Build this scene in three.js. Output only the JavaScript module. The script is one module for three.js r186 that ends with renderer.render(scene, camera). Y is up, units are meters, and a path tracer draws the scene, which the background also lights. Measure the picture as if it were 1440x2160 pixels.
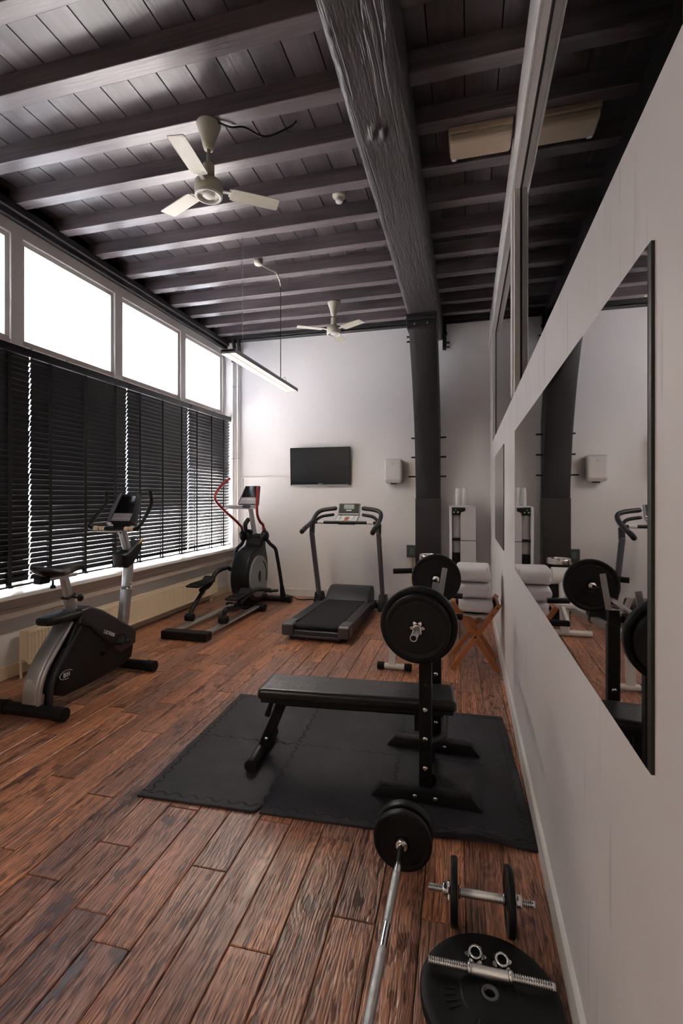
import * as THREE from 'three';
import { RoundedBoxGeometry } from 'three/addons/geometries/RoundedBoxGeometry.js';
import { TextGeometry } from 'three/addons/geometries/TextGeometry.js';
import { FontLoader } from 'three/addons/loaders/FontLoader.js';
import { mergeGeometries, toCreasedNormals } from 'three/addons/utils/BufferGeometryUtils.js';
import { RectAreaLightUniformsLib } from 'three/addons/lights/RectAreaLightUniformsLib.js';

// ---------------------------------------------------------------- camera, sky, sun, exposure
const scene = new THREE.Scene();
const FPX = 1015, EYE = 1.46;
const camera = new THREE.PerspectiveCamera(2 * Math.atan(1080 / FPX) * 180 / Math.PI, 1440 / 2160, 0.05, 200);
camera.position.set(0, EYE, 0);
camera.rotation.y = Math.atan(265 / FPX);
camera.setViewOffset(1440, 2160, 0, 31, 1440, 2160);

const renderer = new THREE.WebGLRenderer();
renderer.toneMapping = THREE.LinearToneMapping;
renderer.toneMappingExposure = 1.35;
renderer.shadowMap.enabled = true;
RectAreaLightUniformsLib.init();

scene.background = new THREE.Color().setRGB(5.0, 5.5, 6.8);

const sun = new THREE.DirectionalLight(0xfffaf5, 125);
sun.position.set(-6, 1 + 24, -3 + 14);
sun.target.position.set(0, 1, -3);
sun.castShadow = true;
sun.shadow.mapSize.set(4096, 4096);
Object.assign(sun.shadow.camera, { left: -12, right: 12, top: 12, bottom: -12, near: 1, far: 70 });
scene.add(sun, sun.target);

// ---------------------------------------------------------------- helpers
let seed = 12345;
const rnd = () => { seed = (seed * 1664525 + 1013904223) >>> 0; return seed / 4294967296; };
const R = (a, b) => a + (b - a) * rnd();
const V = (x, y, z) => new THREE.Vector3(x, y, z);
const lin = (r, g, b) => new THREE.Color().setRGB(r, g, b);
const taken = new Map();
function numbered(n) { const k = taken.get(n) ?? 0; taken.set(n, k + 1); return k ? n + '_' + String(k).padStart(3, '0') : n; }
const flat = (g) => { const o = g.index ? g.toNonIndexed() : g; for (const k of Object.keys(o.attributes)) if (!['position', 'normal', 'uv'].includes(k)) o.deleteAttribute(k); return o; };
const join = (...gs) => { const l = gs.flat().map(flat); return l.length === 1 ? l[0] : mergeGeometries(l); };
// uv in metres, by the main direction of each face; v runs along the grain axis
function uvm(g, grain = 'y', ou = 0, ov = 0) {
  g = flat(g); if (!g.attributes.normal) g.computeVertexNormals();
  const p = g.attributes.position, uv = new Float32Array(p.count * 2);
  const a = V(0, 0, 0), b = V(0, 0, 0), c = V(0, 0, 0), n = V(0, 0, 0);
  for (let i = 0; i < p.count; i += 3) {
    a.fromBufferAttribute(p, i); b.fromBufferAttribute(p, i + 1); c.fromBufferAttribute(p, i + 2);
    n.copy(b).sub(a).cross(c.clone().sub(a));
    const ax = Math.abs(n.x), ay = Math.abs(n.y), az = Math.abs(n.z);
    const m = ax >= ay && ax >= az ? 'x' : ay >= az ? 'y' : 'z';
    let axes = { x: ['z', 'y'], y: ['x', 'z'], z: ['x', 'y'] }[m];
    if (grain !== m) { const o = ['x', 'y', 'z'].find((k) => k !== m && k !== grain); axes = [o, grain]; }
    [a, b, c].forEach((q, k) => { uv[(i + k) * 2] = q[axes[0]] + ou; uv[(i + k) * 2 + 1] = q[axes[1]] + ov; });
  }
  g.setAttribute('uv', new THREE.BufferAttribute(uv, 2));
  return g;
}
const box = (w, h, d, x, y, z, r = 0, s = 2) => (r ? new RoundedBoxGeometry(w, h, d, s, r) : new THREE.BoxGeometry(w, h, d)).translate(x, y, z);
const bx = (x0, x1, y0, y1, z0, z1, r = 0, s = 2) => box(Math.abs(x1 - x0), Math.abs(y1 - y0), Math.abs(z1 - z0), (x0 + x1) / 2, (y0 + y1) / 2, (z0 + z1) / 2, r, s);
function orient(g, p, q, up) {   // geometry built along +y, centred, placed from p to q
  const y = q.clone().sub(p).normalize(); let u = up || (Math.abs(y.y) > 0.9 ? V(0, 0, 1) : V(0, 1, 0));
  const x = u.clone().cross(y).normalize(), z = x.clone().cross(y).normalize();
  return g.applyMatrix4(new THREE.Matrix4().makeBasis(x, y, z).setPosition(p.clone().add(q).multiplyScalar(0.5)));
}
const arr = (p) => (Array.isArray(p) ? V(...p) : p);
const rod = (p, q, r, r2 = r, n = 20) => { p = arr(p); q = arr(q); return orient(new THREE.CylinderGeometry(r2, r, p.distanceTo(q), n), p, q); };
const bar = (p, q, w, t, r = 0.004, up) => { p = arr(p); q = arr(q); return orient(new RoundedBoxGeometry(w, p.distanceTo(q), t, 2, Math.min(r, w * 0.49, t * 0.49)), p, q, up && arr(up)); };
const tube = (pts, r, n = 40, m = 12, tens = 0.5) => {
  const c = new THREE.CatmullRomCurve3(pts.map(arr), false, 'catmullrom', tens);
  const caps = [pts[0], pts[pts.length - 1]].map((p) => new THREE.SphereGeometry(r, m, 8).translate(...arr(p).toArray()));
  return join(new THREE.TubeGeometry(c, n, r, m), caps);
};
const ball = (x, y, z, rx, ry = rx, rz = rx, n = 20) => new THREE.SphereGeometry(1, n, Math.ceil(n * 0.7)).scale(rx, ry, rz).translate(x, y, z);
const lathe = (pts, n = 48) => new THREE.LatheGeometry(pts.map((p) => new THREE.Vector2(p[0], p[1])), n);
const torus = (R_, r, n = 48, m = 10, arc = Math.PI * 2) => new THREE.TorusGeometry(R_, r, m, n, arc);
const polyShape = (pts) => new THREE.Shape(pts.map((p) => new THREE.Vector2(p[0], p[1])));
function smoothPts(pts, n = 60, tension = 0.5) { return new THREE.CatmullRomCurve3(pts.map((p) => V(p[0], p[1], 0)), true, 'catmullrom', tension).getPoints(n).slice(0, -1).map((p) => [p.x, p.y]); }
const ext = (shape, d, b, seg = 2) => toCreasedNormals(new THREE.ExtrudeGeometry(shape, b ? { depth: d - 2 * b, bevelEnabled: true, bevelSize: b, bevelThickness: b, bevelOffset: -b, bevelSegments: seg, curveSegments: 16 } : { depth: d, bevelEnabled: false, curveSegments: 16 }), 0.6).translate(0, 0, b || 0);
const extX = (zy, x0, x1, b = 0.004, seg = 2) => ext(polyShape(zy.map(([z, y]) => [-z, y])), x1 - x0, b, seg).rotateY(Math.PI / 2).translate(x0, 0, 0);
const extZ = (xy, z0, z1, b = 0.004, seg = 2) => ext(polyShape(xy), z1 - z0, b, seg).translate(0, 0, z0);
const extY = (xz, y0, y1, b = 0.004, seg = 2) => ext(polyShape(xz.map(([x, z]) => [x, -z])), y1 - y0, b, seg).rotateX(-Math.PI / 2).translate(0, y0, 0);
const circlePts = (cx, cy, r, n = 40, a0 = 0, a1 = Math.PI * 2) => Array.from({ length: n }, (_, i) => { const a = a0 + (a1 - a0) * i / (a1 - a0 > 6.28 ? n : n - 1); return [cx + r * Math.cos(a), cy + r * Math.sin(a)]; });

function add(name, geo, mat, parent) {
  const m = new THREE.Mesh(Array.isArray(geo) ? join(geo) : geo, mat);
  m.name = parent ? name : numbered(name); m.castShadow = m.receiveShadow = true;
  (parent || scene).add(m); return m;
}
// a thing whose parts are built in room coordinates and then kept relative to its base
function thing(name, label, category, [x, y, z], group, turn = 0) {
  const o = new THREE.Group(); o.name = numbered(name); o.position.set(x, y, z); o.rotation.y = turn;
  o.userData = { label, category }; if (group) o.userData.group = group;
  scene.add(o);
  o.part = (n, geo, mat, parent) => add(n, (Array.isArray(geo) ? join(geo) : geo).translate(-x, -y, -z), mat, parent || o);
  return o;
}
function tag(o, label, category, group) { o.userData = { ...o.userData, label, category }; if (group) o.userData.group = group; return o; }
function struct(name, label, category) { const o = new THREE.Group(); o.name = name; scene.add(o); o.userData = { kind: 'structure', label, category }; return o; }
function structMesh(name, geo, mat, label, category) { const m = add(name, geo, mat); m.userData = { kind: 'structure', label, category }; return m; }

// ---------------------------------------------------------------- textures
const hash = (x, y, s) => { let h = (x * 374761393 + y * 668265263 + s * 1442695041) | 0; h = Math.imul(h ^ (h >>> 13), 1274126177); h ^= h >>> 16; return (h >>> 0) / 4294967296; };
function vnoise(x, y, px, py, s) {   // value noise, repeating after px, py cells
  const xi = Math.floor(x), yi = Math.floor(y), fx = x - xi, fy = y - yi;
  const w = (a, n) => ((a % n) + n) % n, x0 = w(xi, px), x1 = w(xi + 1, px), y0 = w(yi, py), y1 = w(yi + 1, py);
  const u = fx * fx * (3 - 2 * fx), v = fy * fy * (3 - 2 * fy);
  const a = hash(x0, y0, s), b = hash(x1, y0, s), c = hash(x0, y1, s), d = hash(x1, y1, s);
  return a + (b - a) * u + (c - a) * v + (a - b - c + d) * u * v;
}
function fbm(u, v, fx, fy, s, oct = 4) { let t = 0, a = 0.5, n = 0; for (let i = 0; i < oct; i++) { t += a * vnoise(u * fx, v * fy, fx, fy, s + i * 17); n += a; a *= 0.5; fx *= 2; fy *= 2; } return t / n; }
const clamp = (x, a = 0, b = 1) => Math.min(b, Math.max(a, x));
const sstep = (a, b, x) => { const t = clamp((x - a) / (b - a)); return t * t * (3 - 2 * t); };
function tex(w, h, f, ru, rv, srgb) {   // f(u, v) -> grey 0..1 or [r, g, b]; covers ru x rv metres
  const d = new Uint8Array(w * h * 4);
  for (let j = 0; j < h; j++) for (let i = 0; i < w; i++) {
    const c = f(i / w, j / h), k = (j * w + i) * 4;
    if (typeof c === 'number') d[k] = d[k + 1] = d[k + 2] = clamp(c) * 255; else { d[k] = clamp(c[0]) * 255; d[k + 1] = clamp(c[1]) * 255; d[k + 2] = clamp(c[2]) * 255; }
    d[k + 3] = 255;
  }
  const t = new THREE.DataTexture(d, w, h); t.wrapS = t.wrapT = THREE.RepeatWrapping; t.magFilter = THREE.LinearFilter; t.minFilter = THREE.LinearMipmapLinearFilter; t.generateMipmaps = true;
  t.repeat.set(1 / ru, 1 / rv); if (srgb) t.colorSpace = THREE.SRGBColorSpace; t.needsUpdate = true; return t;
}
// brushed, worn boards: grain runs along v
function boardTex(s, rough) {
  const W = 512, H = 2048, hgt = new Float32Array(W * H), col = new Float32Array(W * H);
  for (let j = 0; j < H; j++) for (let i = 0; i < W; i++) {
    const u = i / W, v = j / H;
    const warp = fbm(u, v, 6, 8, s, 3) - 0.5;
    const ring = 0.5 + 0.5 * Math.sin(6.2832 * (u * 44 + warp * 9));
    const streak = fbm(u + warp * 0.03, v, 128, 9, s + 5, 3);
    const fine = vnoise(u * 256, v * 96, 256, 96, s + 9);
    const pore = sstep(0.66, 0.8, vnoise(u * 220, v * 44, 220, 44, s + 21));
    const blot = sstep(0.56, 0.74, fbm(u, v, 28, 36, s + 33, 3)) * rough;
    const wide = fbm(u, v, 4, 5, s + 41, 3);
    const k = j * W + i;
    col[k] = 0.62 + 0.2 * (ring - 0.5) * (0.35 + wide) + 0.62 * (streak - 0.5) + 0.2 * (fine - 0.5) - 0.34 * pore - 0.3 * blot + 0.36 * (wide - 0.5);
    hgt[k] = 0.5 + 0.2 * (ring - 0.5) + 0.45 * (streak - 0.5) - 0.25 * pore - 0.5 * blot + 0.12 * (fine - 0.5);
  }
  const at = (a) => (u, v) => a[Math.min(H - 1, Math.round(v * H)) * W + Math.min(W - 1, Math.round(u * W))];
  const c = at(col), h = at(hgt);
  return { map: tex(W, H, (u, v) => { const t = clamp(c(u, v), 0.05, 1); return [0.18 + 0.63 * t, 0.105 + 0.535 * t, 0.08 + 0.475 * t]; }, 0.62, 2.4, true), bump: tex(W, H, h, 0.62, 2.4) };
}
const boardA = boardTex(3, 0.25), boardB = boardTex(71, 1);
const plaster = tex(512, 512, (u, v) => 0.5 + 0.6 * (fbm(u, v, 24, 24, 7, 4) - 0.5) + 0.2 * (fbm(u, v, 6, 6, 8, 3) - 0.5), 1.2, 1.2);
const paintWood = tex(512, 1024, (u, v) => { const w = fbm(u, v, 5, 4, 11, 3) - 0.5; return 0.5 + 0.5 * (fbm(u + w * 0.03, v, 64, 5, 12, 3) - 0.5) + 0.2 * Math.sin(6.2832 * (u * 14 + w * 5)) * 0.4; }, 0.6, 2.2);
const paintWoodCol = tex(512, 1024, (u, v) => { const w = fbm(u, v, 5, 4, 11, 3) - 0.5; const t = 0.78 + 0.16 * (fbm(u + w * 0.03, v, 40, 4, 15, 3) - 0.5) + 0.4 * (fbm(u, v, 5, 3, 19, 3) - 0.5); return [t, t * 0.97, t * 0.98]; }, 0.6, 2.2, true);
const hewn = tex(512, 1024, (u, v) => { const w = fbm(u, v, 4, 3, 51, 3) - 0.5; const cr = sstep(0.62, 0.72, fbm(u + w * 0.05, v, 40, 5, 52, 3)); return 0.6 + 0.5 * (fbm(u, v, 20, 8, 53, 4) - 0.5) - 0.5 * cr + 0.3 * (fbm(u, v, 60, 50, 54, 2) - 0.5); }, 0.5, 2.0);
const foam = tex(512, 512, (u, v) => 0.5 + 0.5 * (vnoise(u * 128, v * 128, 128, 128, 61) - 0.5) + 0.5 * (fbm(u, v, 200, 200, 62, 1) - 0.5) + 0.25 * (fbm(u, v, 8, 8, 63, 3) - 0.5), 0.4, 0.4);
const foamCol = tex(512, 512, (u, v) => { const t = 0.72 + 0.5 * (fbm(u, v, 4, 4, 64, 4) - 0.5) + 0.2 * (fbm(u, v, 120, 120, 65, 1) - 0.5); return [t, t * 0.96, t]; }, 0.6, 0.6, true);
const grit = tex(256, 256, (u, v) => 0.5 + (vnoise(u * 128, v * 128, 128, 128, 81) - 0.5), 0.12, 0.12);
const towelTex = tex(256, 256, (u, v) => 0.5 + 0.8 * (vnoise(u * 100, v * 100, 100, 100, 91) - 0.5) + 0.4 * (fbm(u, v, 10, 10, 92, 3) - 0.5), 0.2, 0.2);
const vinylTex = tex(512, 512, (u, v) => 0.5 + 0.5 * (fbm(u, v, 60, 60, 95, 2) - 0.5) + 0.6 * Math.pow(1 - Math.abs(2 * fbm(u, v, 3, 3, 96, 2) - 1), 6), 0.5, 0.5);
const knurl = tex(128, 128, (u, v) => 0.5 + 0.5 * Math.sin(6.2832 * (u + v) * 16) * Math.sin(6.2832 * (u - v) * 16), 0.03, 0.03);
const scuffTex = tex(512, 1024, (u, v) => { const st = sstep(0.69, 0.82, fbm(u, v, 70, 9, 101, 3)) * sstep(0.45, 0.65, fbm(u, v, 5, 5, 102, 2)); const t = 0.97 - 0.07 * st + 0.04 * (fbm(u, v, 8, 8, 103, 3) - 0.5); return [t, t, t]; }, 1.5, 3, true);

// ---------------------------------------------------------------- materials
const S = (o) => new THREE.MeshStandardMaterial(o);
const M = {
  wall: S({ color: lin(0.8, 0.775, 0.775), roughness: 0.9, bumpMap: plaster, bumpScale: 0.0015 }),
  panelWall: S({ color: lin(0.8, 0.77, 0.765), roughness: 0.45, map: scuffTex, bumpMap: plaster, bumpScale: 0.0004 }),
  paint: S({ color: lin(0.74, 0.72, 0.69), roughness: 0.4 }),
  cream: S({ color: lin(0.74, 0.61, 0.45), roughness: 0.42 }),
  sill: S({ color: lin(0.78, 0.76, 0.73), roughness: 0.35 }),
  apron: S({ color: lin(0.5, 0.42, 0.37), roughness: 0.5 }),
  ceil: S({ color: lin(0.125, 0.11, 0.116), map: paintWoodCol, roughness: 0.3, bumpMap: paintWood, bumpScale: 0.0008 }),
  joist: S({ color: lin(0.2, 0.177, 0.184), map: paintWoodCol, roughness: 0.25, bumpMap: paintWood, bumpScale: 0.0011 }),
  beam: S({ color: lin(0.055, 0.046, 0.048), roughness: 0.36, bumpMap: hewn, bumpScale: 0.007 }),
  darkWood: S({ color: lin(0.015, 0.012, 0.0135), roughness: 0.5, bumpMap: paintWood, bumpScale: 0.001 }),
  darkTrim: S({ color: lin(0.03, 0.027, 0.03), roughness: 0.5 }),
  slat: new THREE.MeshPhysicalMaterial({ color: lin(0.006, 0.006, 0.0075), roughness: 0.3, specularIntensity: 0.6 }),
  tape: S({ color: lin(0.008, 0.008, 0.009), roughness: 0.9 }),
  black: new THREE.MeshPhysicalMaterial({ color: lin(0.008, 0.008, 0.009), roughness: 0.45, specularIntensity: 0.55 }),
  blackGloss: S({ color: lin(0.008, 0.008, 0.009), roughness: 0.16 }),
  blackMetal: new THREE.MeshPhysicalMaterial({ color: lin(0.006, 0.006, 0.007), roughness: 0.4, specularIntensity: 0.55 }),
  plate: new THREE.MeshPhysicalMaterial({ color: lin(0.007, 0.007, 0.008), specularIntensity: 0.55, roughness: 0.42, bumpMap: grit, bumpScale: 0.0002 }),
  rubber: new THREE.MeshPhysicalMaterial({ color: lin(0.009, 0.009, 0.01), specularIntensity: 0.5, roughness: 0.7, bumpMap: grit, bumpScale: 0.0006 }),
  charcoal: S({ color: lin(0.022, 0.022, 0.028), roughness: 0.45 }),
  greyMetal: S({ color: lin(0.13, 0.13, 0.15), roughness: 0.42, metalness: 0.3 }),
  silver: S({ color: lin(0.46, 0.46, 0.47), roughness: 0.32, metalness: 0.75 }),
  silverPaint: S({ color: lin(0.32, 0.32, 0.34), roughness: 0.4, metalness: 0.2 }),
  chrome: S({ color: lin(0.78, 0.77, 0.76), roughness: 0.12, metalness: 1 }),
  knurl: S({ color: lin(0.76, 0.75, 0.74), roughness: 0.24, metalness: 1, bumpMap: knurl, bumpScale: 0.0003 }),
  mat: S({ color: lin(0.04, 0.037, 0.047), map: foamCol, roughness: 0.7, bumpMap: foam, bumpScale: 0.0012 }),
  vinyl: S({ color: lin(0.012, 0.012, 0.013), roughness: 0.3, bumpMap: vinylTex, bumpScale: 0.0016 }),
  red: S({ color: lin(0.2, 0.008, 0.008), roughness: 0.4 }),
  fan: S({ color: lin(0.52, 0.5, 0.4), roughness: 0.35 }),
  fanWhite: S({ color: lin(0.72, 0.71, 0.68), roughness: 0.35 }),
  white: S({ color: lin(0.74, 0.73, 0.71), roughness: 0.35 }),
  dryer: S({ color: lin(0.6, 0.57, 0.57), roughness: 0.22 }),
  towel: S({ color: lin(0.78, 0.74, 0.75), roughness: 0.95, bumpMap: towelTex, bumpScale: 0.004 }),
  stool: S({ color: lin(0.42, 0.145, 0.045), roughness: 0.38, bumpMap: boardA.bump, bumpScale: 0.0004 }),
  mirror: S({ color: lin(0.72, 0.7, 0.68), roughness: 0.015, metalness: 1 }),
  mirrorEdge: S({ color: lin(0.012, 0.011, 0.01), roughness: 0.4 }),
  glassDark: S({ color: lin(0.004, 0.004, 0.004), roughness: 0.02 }),
  glass: new THREE.MeshPhysicalMaterial({ color: 0xffffff, transmission: 1, thickness: 0, roughness: 0, ior: 1.5 }),
  frosted: new THREE.MeshPhysicalMaterial({ color: lin(0.92, 0.94, 0.95), transmission: 0.6, thickness: 0, roughness: 1, ior: 1.1 }),
  screen: S({ color: lin(0.012, 0.012, 0.013), roughness: 0.25 }),
  lcd: S({ color: lin(0.1, 0.16, 0.15), roughness: 0.3 }),
  keys: S({ color: lin(0.62, 0.62, 0.62), roughness: 0.4 }),
  print: S({ color: lin(0.6, 0.6, 0.6), roughness: 0.5 }),
  greenPrint: S({ color: lin(0.02, 0.3, 0.12), roughness: 0.5 }),
  redPrint: S({ color: lin(0.5, 0.02, 0.03), roughness: 0.5 }),
  yellowPrint: S({ color: lin(0.6, 0.34, 0.02), roughness: 0.5 }),
  beige: S({ color: lin(0.32, 0.24, 0.16), roughness: 0.55, bumpMap: plaster, bumpScale: 0.0004 }),
  diffuser: new THREE.MeshPhysicalMaterial({ color: lin(0.36, 0.28, 0.2), roughness: 0.4, clearcoat: 0.2 }),
  cup: new THREE.MeshPhysicalMaterial({ color: lin(0.88, 0.87, 0.86), roughness: 0.3, transmission: 0.35, thickness: 0 }),
  switchGrey: S({ color: lin(0.07, 0.08, 0.08), roughness: 0.5 }),
  pavement: S({ color: lin(0.5, 0.485, 0.485), roughness: 0.95 }),
};

// ---------------------------------------------------------------- the room
const XW = -3.7, XR = 0.295, ZF = -6.75, ZB = 1.6, YC = 3.97;   // glass line, right wall face, far wall, back wall, plank ceiling

{ // outside: paved yard
  const g = add('pavement', uvm(bx(-42, -3.96, -0.5, -0.35, -40, 34)), M.pavement);
  g.userData = { kind: 'structure', label: 'pale paved ground outside the windows', category: 'ground' };
}

{ // floor: long worn boards, each its own piece, running almost along the room
  const fl = struct('floor', 'worn brown wooden plank floor of the exercise room', 'floor');
  add('underlay', bx(-3.95, 0.5, -0.12, -0.014, ZF - 0.2, ZB + 0.2), S({ color: lin(0.012, 0.007, 0.005), roughness: 0.9 }), fl);
  const tones = [[0.9, 0.76, 0.68], [1.0, 0.82, 0.7], [0.78, 0.68, 0.64], [0.98, 0.76, 0.6], [1.15, 0.9, 0.68], [0.86, 0.7, 0.6], [0.75, 0.68, 0.68]];
  const mats = [];
  for (const t of tones) for (const b of [boardA, boardB]) mats.push(S({ color: lin(t[0] * 1.34, t[1] * 1.28, t[2] * 1.24), map: b.map, bumpMap: b.bump, bumpScale: 0.0022, roughness: 0.28 }));
  const W = 0.1505, GAP = 0.0028, CH = 0.0035, skew = 0.0205;
  const plank = (w, l, ou, ov) => {   // top with chamfered edges and sides, centred, length along z
    const x0 = -w / 2, x1 = w / 2, z0 = -l / 2, z1 = l / 2, c = CH;
    const P = [[x0, -0.012, z0], [x1, -0.012, z0], [x1, -0.012, z1], [x0, -0.012, z1], [x0, -c * 0.7, z0], [x1, -c * 0.7, z0], [x1, -c * 0.7, z1], [x0, -c * 0.7, z1], [x0 + c, 0, z0 + c], [x1 - c, 0, z0 + c], [x1 - c, 0, z1 - c], [x0 + c, 0, z1 - c]];
    const q = []; const quad = (a, b, d, e) => q.push(a, b, d, a, d, e);
    quad(8, 11, 10, 9);
    for (let i = 0; i < 4; i++) { const j = (i + 1) % 4; quad(i, 4 + i, 4 + j, j); quad(4 + i, 8 + i, 8 + j, 4 + j); }
    const g = new THREE.BufferGeometry(); g.setAttribute('position', new THREE.BufferAttribute(new Float32Array(q.flatMap((i) => P[i])), 3)); g.computeVertexNormals();
    return uvm(g, 'z', ou, ov);
  };
  // boards whose end joints show near the camera: [row, z of a joint]
  const first = -0.447 + 0.75 * W * 0;   // one long joint lies here at z = -1.26
  const joints = { '-1': [-1.62, -2.9], 0: [-1.985, -3.3], 1: [-1.43, -2.75], 2: [-2.02, -1.15, -3.6], 3: [-1.70, -3.05], 4: [-1.33, -2.35], 5: [-2.0, -1.42], 6: [-1.72, -2.9], 7: [-1.5, -3.2] };
  for (let r = -7; r <= 23; r++) {
    const xr = first - (r + 0.5) * W;      // centre of the row at z = -1.26
    let cuts = joints[r] ? [...joints[r]] : [];
    if (!cuts.length) cuts = [R(-2.2, -1.2)];
    let z = Math.max(...cuts); while ((z += R(0.9, 1.35)) < ZB) cuts.push(z);
    z = Math.min(...cuts); while ((z -= R(0.75, 1.3)) > ZF + 0.25) cuts.push(z);
    cuts.push(ZB, ZF); cuts.sort((a, b) => b - a);
    for (let i = 0; i + 1 < cuts.length; i++) {
      const l = cuts[i] - cuts[i + 1] - GAP, zc = (cuts[i] + cuts[i + 1]) / 2, xc = xr + (zc + 1.26) * skew;
      if (xc - W / 2 > XR || xc < -3.72 || l < 0.04) continue;
      const m = add('floor_board', plank(W - GAP, l, R(0, 0.6), R(0, 2.4)), mats[Math.floor(rnd() * mats.length)], fl);
      m.position.set(xc, R(-0.0008, 0), zc); m.rotation.y = skew;
    }
  }
}

{ // far wall
  structMesh('wall_far', uvm(bx(-3.98, 0.6, -0.1, 4.4, ZF - 0.2, ZF)), M.wall, 'white plaster end wall behind the treadmill', 'wall');
  structMesh('wall_back', uvm(bx(-3.98, 0.6, -0.1, 4.4, ZB, ZB + 0.2)), M.wall, 'white plaster wall behind the viewer', 'wall');
  structMesh('baseboard_far', bx(-3.5, XR, 0, 0.105, ZF, ZF + 0.014, 0.004), M.paint, 'white baseboard along the end wall', 'baseboard');
}

{ // right wall: boarded lower part with mirrors, glazed screen above
  const w = struct('wall_right', 'white boarded partition wall holding the mirrors', 'wall');
  add('backing', bx(0.345, 0.6, -0.1, 4.4, ZF - 0.05, ZB + 0.1), S({ color: lin(0.05, 0.05, 0.05), roughness: 0.9 }), w);
  const cut = [ZB + 0.05, 0.15, -1.24, -3.3, -5.0, ZF];     // boards of the lower part
  for (let i = 0; i + 1 < cut.length; i++) add('wall_panel', uvm(bx(XR, 0.345, -0.05, 2.13, cut[i] - 0.0006, cut[i + 1] + 0.0006)), M.panelWall, w);
  // frame of the glazed screen
  const m = 'screen_frame';
  add(m, bx(XR, 0.345, 3.44, 3.86, ZB, ZF), M.paint, w);
  add('frame_bead', bx(XR - 0.016, XR, 3.44, 3.5, ZB, ZF, 0.004), M.paint, w);
  add(m, bx(XR, 0.345, 2.13, 3.44, -3.27, -3.43), M.paint, w);
  add('frame_bead', bx(XR - 0.012, XR, 2.13, 3.44, -3.33, -3.43, 0.003), M.paint, w);
  add(m, bx(XR, 0.345, 2.13, 3.44, -6.05, ZF), M.paint, w);
  add(m, bx(XR, 0.345, 2.13, 3.44, -0.78, -0.6), M.paint, w);
  add(m, bx(XR, 0.345, 2.13, 3.44, ZB, 1.0), M.paint, w);
  for (const [a, b] of [[-0.78, -3.27], [-3.43, -6.05], [1.0, -0.6]]) {
    add('pane', bx(0.333, 0.345, 2.13, 3.44, a, b), M.glassDark, w);
    add('gasket', [bx(0.327, 0.345, 3.428, 3.44, a, b), bx(0.327, 0.345, 2.13, 3.44, b, b + 0.012), bx(0.327, 0.345, 2.13, 3.44, a - 0.012, a)], M.darkTrim, w);
  }
  structMesh('baseboard_right', [bx(XR - 0.013, XR, 0, 0.1, ZB, ZF), extZ([[XR - 0.013, 0.1], [XR, 0.1], [XR, 0.116], [XR - 0.004, 0.114]], ZF, ZB, 0)], M.paint, 'white baseboard along the partition wall', 'baseboard');
}

{ // left wall: window bays
  const bays = [-6.75, -5.63, -4.41, -3.2, -2.0];
  const w = struct('wall_left', 'low white wall below the row of windows', 'wall');
  add('masonry', uvm(bx(-3.95, -3.58, -0.1, 0.665, ZF, ZB)), M.wall, w);
  add('solid_panel', uvm(bx(-3.95, -3.6, 0.665, 3.75, -2.0, ZB)), M.wall, w);
  add('lintel', bx(-3.98, -3.62, 3.74, 4.4, ZF, ZB), M.darkTrim, w);
  add('apron_board', bx(-3.58, -3.47, 0.585, 0.66, ZF, ZB, 0.003), M.apron, w);
  add('apron_board', bx(-3.58, -3.485, 0.50, 0.58, ZF, ZB, 0.003), M.apron, w);
  structMesh('baseboard_left', bx(-3.58, -3.565, 0, 0.11, ZF, ZB, 0.004), M.cream, 'cream baseboard under the windows', 'baseboard');
  structMesh('trim_1', bx(-3.78, -3.40, 0.665, 0.7, ZF, ZB, 0.006), M.sill, 'white window sill running below the blinds', 'sill');
  const c = struct('trim_2', 'dark stepped cornice between windows and ceiling', 'cornice');
  add('moulding', [bx(-3.62, -3.58, 3.74, 3.79, ZF, ZB, 0.006), bx(-3.62, -3.55, 3.79, 3.86, ZF, ZB, 0.01)], M.darkTrim, c);
  add('wall_plate', uvm(bx(-3.66, -3.62, 3.84, 4.05, ZF, ZB), 'z'), M.darkWood, c);
  let n = 1;
  for (let i = 0; i + 1 < bays.length; i++) {
    const z0 = bays[i], z1 = bays[i + 1], low = true, end = i === 0;
    const win = struct('window_' + n++, 'tall window bay with a frosted upper pane', 'window');
    const a = z0 + (end ? 0.1 : 0.09), b = z1 - 0.09, y0 = 2.79, y1 = 3.6;
    // stepped head and side mouldings around the upper pane
    add('frame', [bx(-3.8, -3.63, y1 + 0.04, 3.75, z0, z1), bx(-3.8, -3.655, y1, y1 + 0.04, z0, z1), bx(-3.8, -3.63, low ? 0.7 : y0, y1 + 0.04, b + 0.035, z1), bx(-3.8, -3.655, y0, y1, b, b + 0.035), bx(-3.8, -3.63, low ? 0.7 : y0, y1 + 0.04, z0, a - 0.035), bx(-3.8, -3.655, y0, y1, a - 0.035, a)], M.paint, win);
    add('transom', [bx(-3.8, -3.65, 2.62, y0, z0, z1), bx(-3.65, -3.635, 2.74, 2.765, z0, z1)], M.apron, win);
    add('pane', bx(-3.712, -3.7, y0, y1, a, b), M.frosted, win);
    if (low) add('pane', bx(-3.712, -3.706, 0.7, 2.62, a - 0.03, b + 0.03), M.glass, win);
  }
}

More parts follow.
